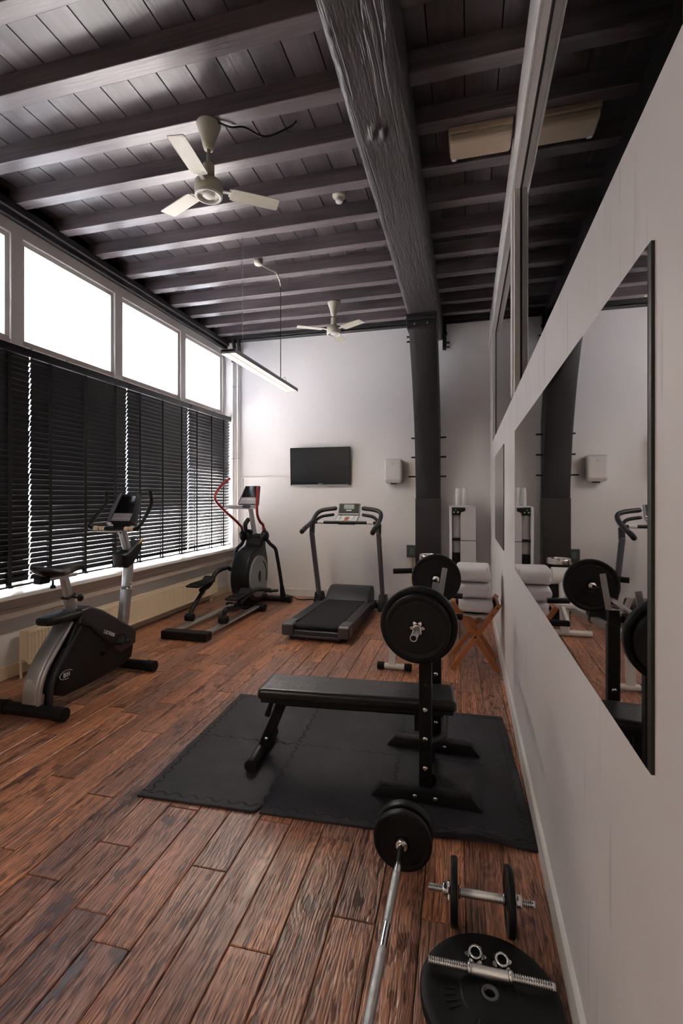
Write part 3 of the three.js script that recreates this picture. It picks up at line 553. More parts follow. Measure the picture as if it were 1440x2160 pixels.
// ---------------------------------------------------------------- treadmill
{
  const cx = -1.485, o = thing('treadmill', 'black and grey treadmill before the end wall below the television', 'treadmill', [cx, 0, -5.4]);
  const z0 = -4.62, z1 = -6.2, hw = 0.36;
  o.part('chassis', [bx(cx - hw + 0.03, cx + hw - 0.03, 0.045, 0.1, z0 - 0.03, z1 + 0.1, 0.01), bx(cx - hw + 0.02, cx - hw + 0.09, 0.03, 0.12, z0 - 0.1, z1, 0.012), bx(cx + hw - 0.09, cx + hw - 0.02, 0.03, 0.12, z0 - 0.1, z1, 0.012), bx(cx - hw + 0.1, cx + hw - 0.1, 0.03, 0.055, z0 - 0.005, z0 - 0.2, 0.006)], M.charcoal);
  o.part('running_belt', uvm(join(bx(cx - 0.235, cx + 0.235, 0.148, 0.156, z0 - 0.09, z1 + 0.25), rod([cx - 0.235, 0.126, z0 - 0.09], [cx + 0.235, 0.126, z0 - 0.09], 0.03))), M.rubber);
  o.part('deck', bx(cx - 0.25, cx + 0.25, 0.12, 0.147, z0 - 0.13, z1 + 0.3), M.black);
  for (const s of [-1, 1]) {
    const ribs = [bx(cx + s * 0.245, cx + s * 0.352, 0.12, 0.16, z0 - 0.12, z1 + 0.4, 0.006)];
    for (let i = 0; i < 5; i++) ribs.push(bx(cx + s * (0.262 + i * 0.017), cx + s * (0.27 + i * 0.017), 0.158, 0.163, z0 - 0.2, z1 + 0.45, 0.001));
    o.part('side_rail', ribs, M.charcoal);
    o.part('end_cap', [bx(cx + s * 0.235, cx + s * hw, 0.045, 0.168, z0, z0 - 0.13, 0.02, 4), bx(cx + s * 0.245, cx + s * 0.352, 0.15, 0.172, z0 - 0.02, z0 - 0.22, 0.008)], S({ color: lin(0.055, 0.055, 0.062), roughness: 0.32 }));
    o.part('foot', rod([cx + s * 0.28, 0, z0 - 0.1], [cx + s * 0.28, 0.05, z0 - 0.1], 0.025), M.rubber);
    const xp = cx + s * 0.43;
    o.part('post', bar([xp, 0.12, -6.165], [xp, 1.03, -5.83], 0.05, 0.075, 0.012), M.greyMetal);
    o.part('post_boot', extX([[-6.33, 0], [-6.05, 0], [-6.06, 0.1], [-6.12, 0.2], [-6.22, 0.2], [-6.3, 0.1]], xp - 0.05, xp + 0.05, 0.012), M.black);
    o.part('bolt', [ball(xp + 0.026, 0.95, -5.86, 0.008), ball(xp + 0.026, 0.92, -5.865, 0.008)], M.black);
    // hand rail: forward grip, elbow, then in to the console
    const hr = o.part('hand_rail', [tube([[xp, 1.055, -5.47], [xp, 1.09, -5.6], [xp, 1.15, -5.85], [xp + s * 0.002, 1.215, -5.99], [xp - s * 0.02, 1.265, -6.06], [xp - s * 0.09, 1.295, -6.08], [cx + s * 0.19, 1.315, -6.09]], 0.028, 60, 14), bar([xp, 0.99, -5.845], [xp, 1.14, -5.87], 0.055, 0.09, 0.02)], M.charcoal);
    o.part('lower_strut', tube([[xp - s * 0.01, 1.15, -5.9], [xp - s * 0.09, 1.21, -5.98], [cx + s * 0.2, 1.235, -6.02]], 0.02, 24), M.black, hr);
    o.part('grip', tube([[xp, 1.05, -5.46], [xp, 1.085, -5.58]], 0.03, 10), M.black, hr);
    o.part('pulse_sensor', rod([cx + s * 0.36, 1.142, -5.87], [cx + s * 0.28, 1.142, -5.87], 0.0215), M.keys);
  }
  o.part('cross_bar', rod([cx - 0.42, 1.142, -5.87], [cx + 0.42, 1.142, -5.87], 0.019), M.black);
  o.part('motor_hood', extX([[-5.9, 0.13], [-5.96, 0.19], [-6.05, 0.25], [-6.16, 0.295], [-6.3, 0.285], [-6.36, 0.2], [-6.36, 0.08], [-5.9, 0.08]], cx - 0.285, cx + 0.285, 0.03, 4), M.charcoal);
  o.part('rear_cross_tube', rod([cx - 0.47, 0.045, -6.2], [cx + 0.47, 0.045, -6.2], 0.035), M.black);
  // console
  const tilt = (g, y, z, a) => g.rotateX(a).translate(cx, y, z);
  const con = o.part('console', [tilt(box(0.3, 0.012, 0.2, 0, 0, 0, 0.005), 1.19, -5.975, 0.38), tilt(box(0.29, 0.165, 0.03, 0, 0, 0, 0.012, 3), 1.302, -6.09, -0.3), tilt(box(0.24, 0.05, 0.16, 0, -0.03, 0, 0.02), 1.18, -5.99, 0.3)], M.silverPaint);
  o.part('screen_panel', tilt(box(0.265, 0.13, 0.012, 0, 0.008, 0.012, 0.006), 1.302, -6.09, -0.3), M.black, con);
  o.part('display', tilt(box(0.135, 0.058, 0.004, 0, 0.03, 0.018), 1.302, -6.09, -0.3), M.lcd, con);
  o.part('badge', tilt(box(0.07, 0.012, 0.004, 0, -0.018, 0.018), 1.302, -6.09, -0.3), M.print, con);
  o.part('book_ledge', tilt(box(0.27, 0.02, 0.04, 0, 0, 0, 0.006), 1.228, -6.06, 0), M.black, con);
  const key = (x, z, w, d, m, n) => o.part(n, tilt(box(w, 0.006, d, x, 0.008, z, 0.002), 1.19, -5.975, 0.38), m, con);
  o.part('key_field', tilt(box(0.27, 0.004, 0.165, 0, 0.006, 0, 0.002), 1.19, -5.975, 0.38), M.keys, con);
  for (const s of [-1, 1]) for (let i = 0; i < 3; i++) key(s * 0.09, -0.05 + i * 0.042, 0.035, 0.022, M.silverPaint, 'key');
  key(0, -0.02, 0.055, 0.02, M.greenPrint, 'start_key'); key(0, 0.012, 0.06, 0.022, M.redPrint, 'stop_key'); key(0, 0.048, 0.05, 0.03, M.redPrint, 'safety_key'); key(0, 0.078, 0.08, 0.016, M.yellowPrint, 'warning_label');
  tag(add('power_cable', tube([[-1.92, 0.012, -6.3], [-2.1, 0.01, -6.5], [-2.3, 0.01, -6.45], [-2.45, 0.01, -6.6], [-2.6, 0.012, -6.71]], 0.008, 50, 8), M.black), 'black cable on the floor between treadmill and elliptical trainer', 'cable');
}

// ---------------------------------------------------------------- upright exercise bike
{
  const cx = -2.785, o = thing('exercise_bike', 'black and silver upright exercise bike in front of the blinds', 'exercise bike', [cx, 0, -3.02]);
  for (const [z, n] of [[-2.57, 0], [-3.5, 1]]) {
    o.part('foot_bar', rod([cx - 0.24, 0.047, z], [cx + 0.22, 0.047, z], 0.042), M.blackMetal);
    for (const s of [-1, 1]) o.part('foot_cap', rod([cx + s * 0.2 - 0.01, 0.047, z], [cx + s * 0.27 - 0.01, 0.047, z], 0.047, 0.044), M.rubber);
  }
  // silver rear strut with a bright edge
  const strip = (off, w) => { const c = new THREE.CatmullRomCurve3([V(0, 0.06, -2.585), V(0, 0.2, -2.6), V(0, 0.3, -2.645), V(0, 0.42, -2.74), V(0, 0.56, -2.86)]); const p = c.getPoints(30).map((q) => [q.z, q.y]), n = p.length; const out = p.map(([z, y], i) => { const a = p[Math.max(0, i - 1)], b = p[Math.min(n - 1, i + 1)], dx = b[0] - a[0], dy = b[1] - a[1], l = Math.hypot(dx, dy); return [[z + dy / l * off, y - dx / l * off], [z + dy / l * (off - w), y - dx / l * (off - w)]]; }); return [...out.map((q) => q[0]), ...out.map((q) => q[1]).reverse()]; };
  o.part('rear_strut', [extX(strip(0.03, 0.06).reverse(), cx - 0.085, cx + 0.035, 0.012, 3)], M.silver);
  o.part('strut_edge', extX(strip(0.034, 0.03).reverse(), cx + 0.036, cx + 0.066, 0.01, 3), M.silver);
  const body = [[-2.66, 0.12], [-2.7, 0.27], [-2.78, 0.42], [-2.86, 0.56], [-2.9, 0.63], [-2.97, 0.635], [-3.07, 0.59], [-3.2, 0.51], [-3.33, 0.42], [-3.44, 0.355], [-3.47, 0.32], [-3.46, 0.2], [-3.44, 0.13], [-3.3, 0.09], [-3.0, 0.075], [-2.75, 0.075]];
  o.part('body_shell', extX(body.slice().reverse(), cx - 0.085, cx + 0.085, 0.02, 4), M.black);
  o.part('upper_shell', extX([[-2.87, 0.55], [-2.9, 0.645], [-2.98, 0.655], [-3.1, 0.6], [-3.28, 0.485], [-3.45, 0.375], [-3.485, 0.34], [-3.475, 0.24], [-3.3, 0.2], [-3.12, 0.36], [-2.98, 0.5]].reverse(), cx - 0.098, cx + 0.098, 0.02, 4), M.charcoal);
  o.part('rear_ridge', extX(strip(-0.035, 0.028).reverse(), cx + 0.03, cx + 0.09, 0.01, 3), M.charcoal);
  o.part('lettering', text('LK7000', 0.028, 0.002).rotateZ(-0.5).rotateY(Math.PI / 2).translate(cx + 0.098, 0.405, -3.16), M.print);
  const mk = (g) => g.rotateY(Math.PI / 2).translate(cx + 0.085, 0.225, -2.76);
  o.part('emblem', [mk(text('BH', 0.032, 0.002)), mk(torus(0.05, 0.0025, 36, 6, Math.PI * 1.45).rotateZ(Math.PI * 0.15).scale(1.15, 0.6, 1))], M.print);
  o.part('strut_label', text('BH', 0.024, 0.002).translate(cx - 0.03, 0.235, -2.575), M.keys);
  // bottle rest behind the seat post
  o.part('rear_handle', extY([[cx - 0.075, -2.66], [cx - 0.045, -2.635], [cx + 0.045, -2.635], [cx + 0.075, -2.66], [cx + 0.085, -2.75], [cx + 0.09, -2.9], [cx - 0.09, -2.9], [cx - 0.085, -2.75]].reverse(), 0.615, 0.668, 0.02, 4).rotateX(0).translate(0, -0.03, 0), M.black);
  o.part('seat_post_sleeve', bar([cx, 0.6, -2.905], [cx, 0.755, -2.862], 0.058, 0.075, 0.02), M.silver);
  o.part('seat_post', bar([cx, 0.74, -2.866], [cx, 0.9, -2.822], 0.046, 0.062, 0.018), M.silver);
  o.part('clamp_ring', bar([cx, 0.738, -2.867], [cx, 0.752, -2.863], 0.066, 0.085, 0.006), M.black);
  const kn = o.part('knob', [rod([cx, 0.745, -2.865], [cx + 0.075, 0.735, -2.88], 0.008), ball(cx + 0.085, 0.735, -2.885, 0.018, 0.026, 0.026)], M.black);
  o.part('seat_slide', [bx(cx - 0.025, cx + 0.025, 0.885, 0.91, -2.92, -2.63, 0.005)], M.silver);
  o.part('slide_end', bx(cx - 0.032, cx + 0.032, 0.875, 0.918, -2.68, -2.6, 0.008), M.black);
  o.part('slide_knob', [rod([cx + 0.01, 0.9, -2.72], [cx + 0.01, 0.85, -2.72], 0.007), rod([cx + 0.01, 0.85, -2.72], [cx + 0.01, 0.83, -2.72], 0.014, 0.02)], M.black);
  { // saddle: wide at the back, narrow nose
    const g = new THREE.SphereGeometry(1, 40, 24), p = g.attributes.position;
    for (let i = 0; i < p.count; i++) {
      let x = p.getX(i), y = p.getY(i), z = p.getZ(i); const t = (z + 1) / 2;            // t = 1 at the back
      const w = 0.03 + 0.1 * sstep(0.25, 0.85, t), yy = y > 0 ? y * (0.035 + 0.02 * sstep(0.75, 1, t)) : y * 0.04;
      p.setXYZ(i, cx + Math.sign(x) * Math.pow(Math.abs(x), 0.8) * w, 0.955 + yy + 0.02 * sstep(0.7, 1, t) - 0.012 * Math.sin(t * 3.1), -2.8 + z * 0.215);
    }
    g.computeVertexNormals(); o.part('saddle', g, M.vinyl);
  }
  // mast
  o.part('mast', bar([cx, 0.3, -3.415], [cx, 0.7, -3.478], 0.07, 0.085, 0.02), M.silver);
  o.part('mast', bar([cx, 0.695, -3.477], [cx, 1.0, -3.515], 0.062, 0.076, 0.018), M.silver);
  o.part('neck', bar([cx, 0.98, -3.5], [cx, 1.22, -3.41], 0.062, 0.05, 0.014), M.silver);
  for (const y of [0.71, 0.735]) o.part('bolt', ball(cx + 0.034, y, -3.485, 0.008), M.chrome);
  o.part('neck_hole', rod([cx, 1.165, -3.408], [cx, 1.17, -3.4], 0.008), M.black);
  o.part('cup_holder', [extX([[-3.36, 0.99], [-3.43, 1.0], [-3.5, 1.04], [-3.58, 1.09], [-3.62, 1.09], [-3.6, 1.0], [-3.5, 0.9], [-3.43, 0.87], [-3.38, 0.89]].reverse(), cx - 0.055, cx + 0.06, 0.02, 4)], M.black);
  o.part('yellow_stripe', bar([cx + 0.055, 1.05, -3.55], [cx + 0.055, 1.1, -3.615], 0.008, 0.012, 0.003), M.yellowPrint);
  // handlebars
  const hb = o.part('handlebar', [tube([[cx - 0.24, 1.5, -3.52], [cx - 0.245, 1.41, -3.52], [cx - 0.255, 1.3, -3.42], [cx - 0.255, 1.225, -3.35], [cx - 0.22, 1.205, -3.33], [cx - 0.12, 1.2, -3.34], [cx, 1.2, -3.37], [cx + 0.12, 1.2, -3.34], [cx + 0.2, 1.205, -3.33], [cx + 0.225, 1.235, -3.36], [cx + 0.225, 1.32, -3.44], [cx + 0.225, 1.41, -3.5], [cx + 0.22, 1.51, -3.49]], 0.0155, 120, 12)], M.black);
  for (const s of [-1, 1]) o.part('pulse_sensor', [rod([cx + s * 0.19, 1.207, -3.325], [cx + s * 0.15, 1.205, -3.33], 0.0185), rod([cx + s * 0.14, 1.205, -3.332], [cx + s * 0.1, 1.204, -3.338], 0.0185)], M.cream, hb);
  o.part('chrome_bar', rod([cx - 0.2, 1.185, -3.32], [cx + 0.04, 1.18, -3.35], 0.009), M.chrome, hb);
  // console
  const tl = (g) => g.rotateX(-0.42).translate(cx + 0.01, 1.36, -3.44);
  const con = o.part('console', [tl(extZ([[-0.13, -0.135], [0.12, -0.135], [0.115, 0.02], [0.095, 0.145], [-0.085, 0.145], [-0.125, 0.02]], -0.045, 0.0, 0.012, 3)), tl(box(0.14, 0.06, 0.06, 0, -0.14, -0.03, 0.015))], M.black);
  o.part('side_trim', tl(extZ([[-0.135, -0.12], [-0.105, -0.12], [-0.068, 0.145], [-0.092, 0.145], [-0.13, 0.0]], -0.002, 0.006, 0.002)), M.greyMetal, con);
  o.part('side_trim', tl(extZ([[0.128, -0.12], [0.1, -0.12], [0.078, 0.145], [0.1, 0.145], [0.122, 0.0]].reverse(), -0.04, 0.006, 0.002)), M.charcoal, con);
  o.part('display', tl(extZ([[-0.085, -0.03], [0.09, -0.03], [0.075, 0.12], [-0.06, 0.12]], -0.001, 0.003, 0.001)), M.blackGloss, con);
  o.part('key_panel', tl(extZ([[-0.1, -0.105], [0.085, -0.105], [0.092, -0.038], [-0.085, -0.038]], -0.001, 0.003, 0.001)), M.silverPaint, con);
  for (let i = 0; i < 7; i++) o.part('key', tl(box(0.011, 0.012, 0.004, -0.072 + i * 0.024, -0.085, 0.004, 0.002)), M.keys, con);
  o.part('lower_badge', tl(ball(-0.105, -0.13, 0.004, 0.026, 0.01, 0.004)), M.keys, con);
  // crank with pedals
  const cr = o.part('crank', [rod([cx + 0.08, 0.27, -3.1], [cx + 0.125, 0.27, -3.1], 0.02), bar([cx + 0.12, 0.27, -3.1], [cx + 0.12, 0.33, -3.2], 0.02, 0.016)], M.blackMetal);
  o.part('pedal', [bx(cx + 0.13, cx + 0.22, 0.32, 0.342, -3.25, -3.15, 0.006)], M.rubber, cr);
  o.part('pedal_strap', tube([[cx + 0.14, 0.34, -3.18], [cx + 0.15, 0.385, -3.2], [cx + 0.2, 0.385, -3.21], [cx + 0.215, 0.34, -3.2]], 0.007, 24, 8), M.black, cr);
  const c2 = o.part('crank', [rod([cx - 0.08, 0.27, -3.1], [cx - 0.125, 0.27, -3.1], 0.02), bar([cx - 0.12, 0.27, -3.1], [cx - 0.12, 0.21, -3.0], 0.02, 0.016)], M.blackMetal);
  o.part('pedal', bx(cx - 0.13, cx - 0.22, 0.2, 0.222, -3.05, -2.95, 0.006), M.rubber, c2);
}

// ---------------------------------------------------------------- elliptical trainer
{
  const cx = -2.77, o = thing('elliptical_trainer', 'elliptical trainer with red swing handles in the window corner', 'elliptical trainer', [cx, 0, -5.4]);
  o.part('front_foot', [rod([cx - 0.4, 0.045, -6.27], [cx + 0.38, 0.045, -6.27], 0.042), rod([cx + 0.36, 0.047, -6.27], [cx + 0.42, 0.047, -6.27], 0.047), rod([cx - 0.44, 0.047, -6.27], [cx - 0.38, 0.047, -6.27], 0.047)], M.black);
  o.part('rear_foot', [bx(cx - 0.29, cx + 0.235, 0.0, 0.085, -4.45, -4.33, 0.012)], M.black);
  for (const x of [cx - 0.19, cx + 0.165]) o.part('rail', [bar([x - 0.02, 0.055, -4.4], [x - 0.02, 0.06, -5.75], 0.036, 0.03, 0.012), bar([x + 0.02, 0.055, -4.4], [x + 0.02, 0.06, -5.75], 0.036, 0.03, 0.012)], M.silver);
  o.part('mid_foot', [rod([cx - 0.26, 0.045, -5.72], [cx + 0.26, 0.045, -5.72], 0.035), rod([cx + 0.2, 0.045, -5.72], [cx + 0.27, 0.045, -5.72], 0.045), rod([cx - 0.27, 0.045, -5.72], [cx - 0.2, 0.045, -5.72], 0.045)], M.black);
  o.part('base_beam', bx(cx - 0.05, cx + 0.05, 0.04, 0.11, -5.7, -6.3, 0.01), M.black);
  const prof = [...circlePts(-5.83, 0.43, 0.315, 30, -0.35, Math.PI * 0.42).map(([z, y]) => [z, y])];
  const sh = [[-5.53, 0.3], [-5.505, 0.43], [-5.54, 0.6], [-5.64, 0.73], [-5.8, 0.79], [-5.93, 0.83], [-5.97, 0.95], [-6.06, 0.95], [-6.1, 0.78], [-6.16, 0.6], [-6.17, 0.4], [-6.12, 0.22], [-6.0, 0.11], [-5.8, 0.09], [-5.62, 0.16]];
  o.part('flywheel_shroud', extX(smoothPts(sh, 80).reverse(), cx - 0.125, cx + 0.12, 0.035, 4), M.black);
  o.part('flywheel_cover', new THREE.CylinderGeometry(0.272, 0.272, 0.03, 56).rotateZ(Math.PI / 2).translate(cx + 0.125, 0.425, -5.83), S({ color: lin(0.2, 0.2, 0.215), roughness: 0.45 }));
  o.part('cover_slot', torus(0.215, 0.011, 30, 8, 1.5).rotateY(Math.PI / 2).rotateX(-0.4).translate(cx + 0.138, 0.425, -5.83), M.black);
  o.part('hub_cap', extX(smoothPts([[-5.83, 0.5], [-5.79, 0.43], [-5.83, 0.35], [-5.87, 0.43]], 24).reverse(), cx + 0.138, cx + 0.15, 0.004), M.black);
  o.part('mast', bar([cx, 0.84, -6.02], [cx, 1.36, -5.83], 0.05, 0.07, 0.016), M.silverPaint);
  o.part('bottle_holder', [tube([[cx - 0.05, 1.16, -5.88], [cx - 0.07, 1.1, -5.84], [cx - 0.07, 1.02, -5.86], [cx - 0.03, 1.0, -5.92]], 0.03, 20)], M.black);
  o.part('axle', rod([cx - 0.16, 0.945, -5.96], [cx + 0.16, 0.945, -5.96], 0.03), M.black);
  const tl = (g) => g.rotateX(-0.4).translate(cx + 0.01, 1.49, -5.8);
  const con = o.part('console', [tl(extZ([[-0.15, -0.12], [-0.12, -0.145], [0.13, -0.145], [0.14, -0.12], [0.115, 0.135], [-0.085, 0.135]], -0.05, 0, 0.012, 3)), tl(box(0.12, 0.06, 0.06, -0.02, -0.155, -0.02, 0.015))], M.charcoal);
  o.part('display', tl(extZ([[-0.1, -0.03], [0.115, -0.03], [0.1, 0.125], [-0.07, 0.125]], -0.001, 0.003, 0.001)), M.blackGloss, con);
  o.part('key_panel', tl(extZ([[-0.135, -0.125], [0.12, -0.125], [0.115, -0.035], [-0.105, -0.035]], -0.001, 0.003, 0.001)), M.silverPaint, con);
  for (let i = 0; i < 7; i++) o.part('key', tl(box(0.016, 0.01, 0.004, -0.09 + i * 0.029, -0.065, 0.004)), M.keys, con);
  o.part('fixed_handle', [rod([cx - 0.28, 1.345, -5.72], [cx + 0.13, 1.345, -5.76], 0.014), rod([cx - 0.28, 1.32, -5.715], [cx + 0.13, 1.32, -5.755], 0.012)], M.silver);
  const arm = (s, top, low, name) => {
    const x = cx + s * 0.155;
    const a = o.part('pivot_cover', [ball(x, 0.945, -5.96, 0.055, 0.075, 0.075), rod([x, 0.98, -5.95], [x, 1.05, -5.92], 0.032, 0.024)], M.black);
    o.part('swing_handle', tube(top, 0.0175, 60, 12), M.red, a);
    o.part('lower_arm', tube(low, 0.024, 60, 12), M.black, a);
  };
  arm(-1, [[cx - 0.155, 1.03, -5.93], [cx - 0.16, 1.07, -5.9], [cx - 0.19, 1.17, -5.76], [cx - 0.225, 1.31, -5.52], [cx - 0.235, 1.41, -5.37], [cx - 0.23, 1.48, -5.34], [cx - 0.225, 1.58, -5.44], [cx - 0.22, 1.7, -5.68]], [[cx - 0.155, 0.9, -5.97], [cx - 0.19, 0.83, -5.98], [cx - 0.25, 0.76, -5.96], [cx - 0.27, 0.66, -5.95], [cx - 0.265, 0.4, -5.9], [cx - 0.25, 0.2, -5.86]]);
  arm(1, [[cx + 0.165, 1.03, -5.9], [cx + 0.168, 1.1, -5.87], [cx + 0.165, 1.14, -5.79], [cx + 0.165, 1.24, -5.7], [cx + 0.17, 1.4, -5.68], [cx + 0.17, 1.58, -5.7]], [[cx + 0.165, 0.9, -5.99], [cx + 0.21, 0.84, -6.0], [cx + 0.28, 0.77, -6.02], [cx + 0.3, 0.66, -6.04], [cx + 0.335, 0.42, -6.06], [cx + 0.35, 0.2, -6.1]]);
  const side = (x, py, pz, fz, fy, ry) => {
    const a = o.part('pedal_arm', [tube([[x, fy, fz], [x, fy + 0.035, fz + 0.1], [x, (fy + py) / 2 + 0.05, (fz + pz) / 2], [x, py - 0.03, pz - 0.2], [x, py - 0.06, pz - 0.02]], 0.028, 40, 12), tube([[x, py - 0.05, pz - 0.1], [x, py - 0.12, pz + 0.0], [x, ry + 0.1, -4.84], [x, ry + 0.02, -4.77]], 0.024, 30, 12)], M.black);
    o.part('foot_plate', [extX([[pz - 0.22, py + 0.075], [pz - 0.2, py + 0.005], [pz + 0.17, py + 0.0], [pz + 0.2, py + 0.02], [pz + 0.16, py + 0.03], [pz - 0.15, py + 0.035]].reverse(), x - 0.075, x + 0.075, 0.008)], M.rubber, a);
    const ribs = []; for (let i = 0; i < 9; i++) ribs.push(bx(x - 0.06, x + 0.06, py + 0.03, py + 0.041, pz - 0.12 + i * 0.03, pz - 0.108 + i * 0.03, 0.002)); for (let i = 0; i < 5; i++) ribs.push(bx(x - 0.05 + i * 0.023, x - 0.042 + i * 0.023, py + 0.03, py + 0.04, pz - 0.12, pz + 0.13, 0.002));
    o.part('tread', ribs, M.rubber, a);
    o.part('roller', [rod([x - 0.045, ry, -4.77], [x + 0.045, ry, -4.77], 0.042), rod([x - 0.06, ry, -4.77], [x + 0.06, ry, -4.77], 0.015)], M.rubber, a);
    return a;
  };
  side(cx - 0.225, 0.44, -4.99, -5.72, 0.52, 0.12);
  const ra = side(cx + 0.19, 0.29, -5.12, -6.08, 0.19, 0.12);
  o.part('joint_boot', rod([cx + 0.35, 0.1, -6.13], [cx + 0.345, 0.27, -6.09], 0.042, 0.026), M.rubber, ra);
  o.part('crank_link', rod([cx + 0.3, 0.2, -6.08], [cx + 0.12, 0.2, -5.98], 0.02), M.black, ra);
}

// ---------------------------------------------------------------- foam puzzle mat
{
  const MX = -0.665, MZ = -2.68, W = 1.845, D = 1.235, B = 0.04, TH = 0.012;
  const o = thing('puzzle_mat', 'black interlocking foam floor mat under the weight bench', 'mat', [MX, 0, MZ], undefined, 0.052);
  const xs = [0, 1, 2, 3].map((i) => -W / 2 + B + i * (W - 2 * B) / 3), zs = [0, 1, 2].map((i) => D / 2 - B - i * (D - 2 * B) / 2);
  const tooth = (a, b, n = 14, h = 0.02) => {   // wavy dovetail seam from a to b (without b)
    const dx = (b[0] - a[0]) / n, dz = (b[1] - a[1]) / n, l = Math.hypot(dx, dz), nx = -dz / l, nz = dx / l, out = [];
    for (let i = 0; i < n; i++) { const s = i % 2 ? -1 : 1; for (const [t, k] of [[0, 0], [0.2, 0], [0.1, 1], [0.9, 1], [0.8, 0]]) out.push([a[0] + dx * (i + t) + nx * h * 0.5 * k * s, a[1] + dz * (i + t) + nz * h * 0.5 * k * s]); }
    return out;
  };
  const line = (a, b, n = 14) => Array.from({ length: n }, (_, i) => [a[0] + (b[0] - a[0]) * i / n, a[1] + (b[1] - a[1]) * i / n]);
  const H = (i, j) => tooth([xs[i], zs[j]], [xs[i + 1], zs[j]]), U = (i, j) => tooth([xs[i], zs[j]], [xs[i], zs[j + 1]]);
  const rev = (p, end) => [end, ...p.slice(1).reverse()];
  const piece = (name, pts) => {
    const g = ext(polyShape(pts.map(([x, z]) => [x, -z])), TH, 0.003, 1).rotateX(-Math.PI / 2);
    const p = g.attributes.position;
    for (let i = 0; i < p.count; i++) {   // the loose front corner by the wall has a wave in it
      const x = p.getX(i), z = p.getZ(i), k = sstep(D / 2 - 0.14, D / 2 - 0.01, z);
      p.setY(i, p.getY(i) + 0.03 * k * Math.exp(-Math.pow((x - 0.68) / 0.12, 2)));
      p.setZ(i, z - 0.012 * k * Math.exp(-Math.pow((x - 0.62) / 0.09, 2)));
    }
    add(name, uvm(toCreasedNormals(g, 0.5)), M.mat, o);
  };
  for (let i = 0; i < 3; i++) for (let j = 0; j < 2; j++) piece('mat_tile', [...H(i, j), ...U(i + 1, j), ...rev(H(i, j + 1), [xs[i + 1], zs[j + 1]]), ...rev(U(i, j), [xs[i], zs[j + 1]])]);
  const zo = D / 2, xo = W / 2;
  for (let i = 0; i < 3; i++) {
    const xa = i ? xs[i] : -xo + 0.0, xb = i < 2 ? xs[i + 1] : xo;
    piece('edge_strip', [...line([xa, zo], [xb, zo], 24), ...(i < 2 ? [] : [[xo, zo], [xo, zs[0]]]), ...rev(H(i, 0), [xs[i + 1], zs[0]]), [xs[i], zs[0]], ...(i ? [] : [[-xo, zs[0]]])].concat(i < 2 ? [] : []).map((q) => q).filter((q, k, a) => k === 0 || Math.hypot(q[0] - a[k - 1][0], q[1] - a[k - 1][1]) > 1e-5));
    piece('edge_strip', [...(i ? [] : [[-xo, zs[2]]]), ...H(i, 2), [xs[i + 1], zs[2]], ...(i < 2 ? [] : [[xo, zs[2]]]), [xb, -zo], [xa, -zo]]);
  }
  for (let j = 0; j < 2; j++) {
    piece('edge_strip', [[-xo, zs[j]], ...U(0, j), [xs[0], zs[j + 1]], [-xo, zs[j + 1]]]);
    piece('edge_strip', [[xo, zs[j]], [xo, zs[j + 1]], ...rev(U(3, j), [xs[3], zs[j + 1]]), [xs[3], zs[j]]]);
  }
}

// ---------------------------------------------------------------- weights
const plateGeo = (r, t, bore = 0.015) => lathe([[bore, -t / 2], [r * 0.3, -t / 2], [r * 0.31, -t / 2 + 0.003], [r * 0.72, -t / 2 + 0.004], [r * 0.74, -t / 2 + 0.0015], [r * 0.76, -t / 2 + 0.004], [r * 0.84, -t / 2 + 0.004], [r * 0.87, -t / 2], [r * 0.96, -t / 2], [r * 0.99, -t / 2 + 0.003], [r, -t / 2 + 0.008], [r, t / 2 - 0.008], [r * 0.99, t / 2 - 0.003], [r * 0.96, t / 2], [r * 0.87, t / 2], [r * 0.84, t / 2 - 0.004], [r * 0.76, t / 2 - 0.004], [r * 0.74, t / 2 - 0.0015], [r * 0.72, t / 2 - 0.004], [r * 0.31, t / 2 - 0.003], [r * 0.3, t / 2], [bore, t / 2], [bore, -t / 2]], 72);
const thread = (r, l, pitch = 0.0066) => { const p = [[0.001, 0], [r - 0.003, 0]]; for (let y = 0; y < l - pitch; y += pitch) p.push([r - 0.003, y + 0.0003], [r, y + pitch * 0.3], [r, y + pitch * 0.55], [r - 0.003, y + pitch * 0.9]); p.push([r - 0.003, l], [0.001, l]); return lathe(p, 28); };
const starNut = () => { const n = 72, sh = polyShape(Array.from({ length: n }, (_, i) => { const a = i / n * Math.PI * 2, r = 0.027 + 0.006 * Math.cos(6 * a); return [r * Math.cos(a), r * Math.sin(a)]; })); sh.holes.push(new THREE.Path(circlePts(0, 0, 0.0135, 28).map((q) => new THREE.Vector2(...q)).reverse())); return join(ext(sh, 0.007, 0.0012, 2).rotateX(-Math.PI / 2), lathe([[0.0135, 0.006], [0.0205, 0.006], [0.0215, 0.009], [0.0215, 0.02], [0.019, 0.0245], [0.0155, 0.0245], [0.0135, 0.022], [0.0125, 0.02], [0.0138, 0.017], [0.0125, 0.013], [0.0138, 0.01], [0.0135, 0.006]], 32)); };
const toZ = (g, x, y, z) => g.rotateX(Math.PI / 2).translate(x, y, z);       // +y becomes +z
const toX = (g, x, y, z) => g.rotateZ(-Math.PI / 2).translate(x, y, z);      // +y becomes +x

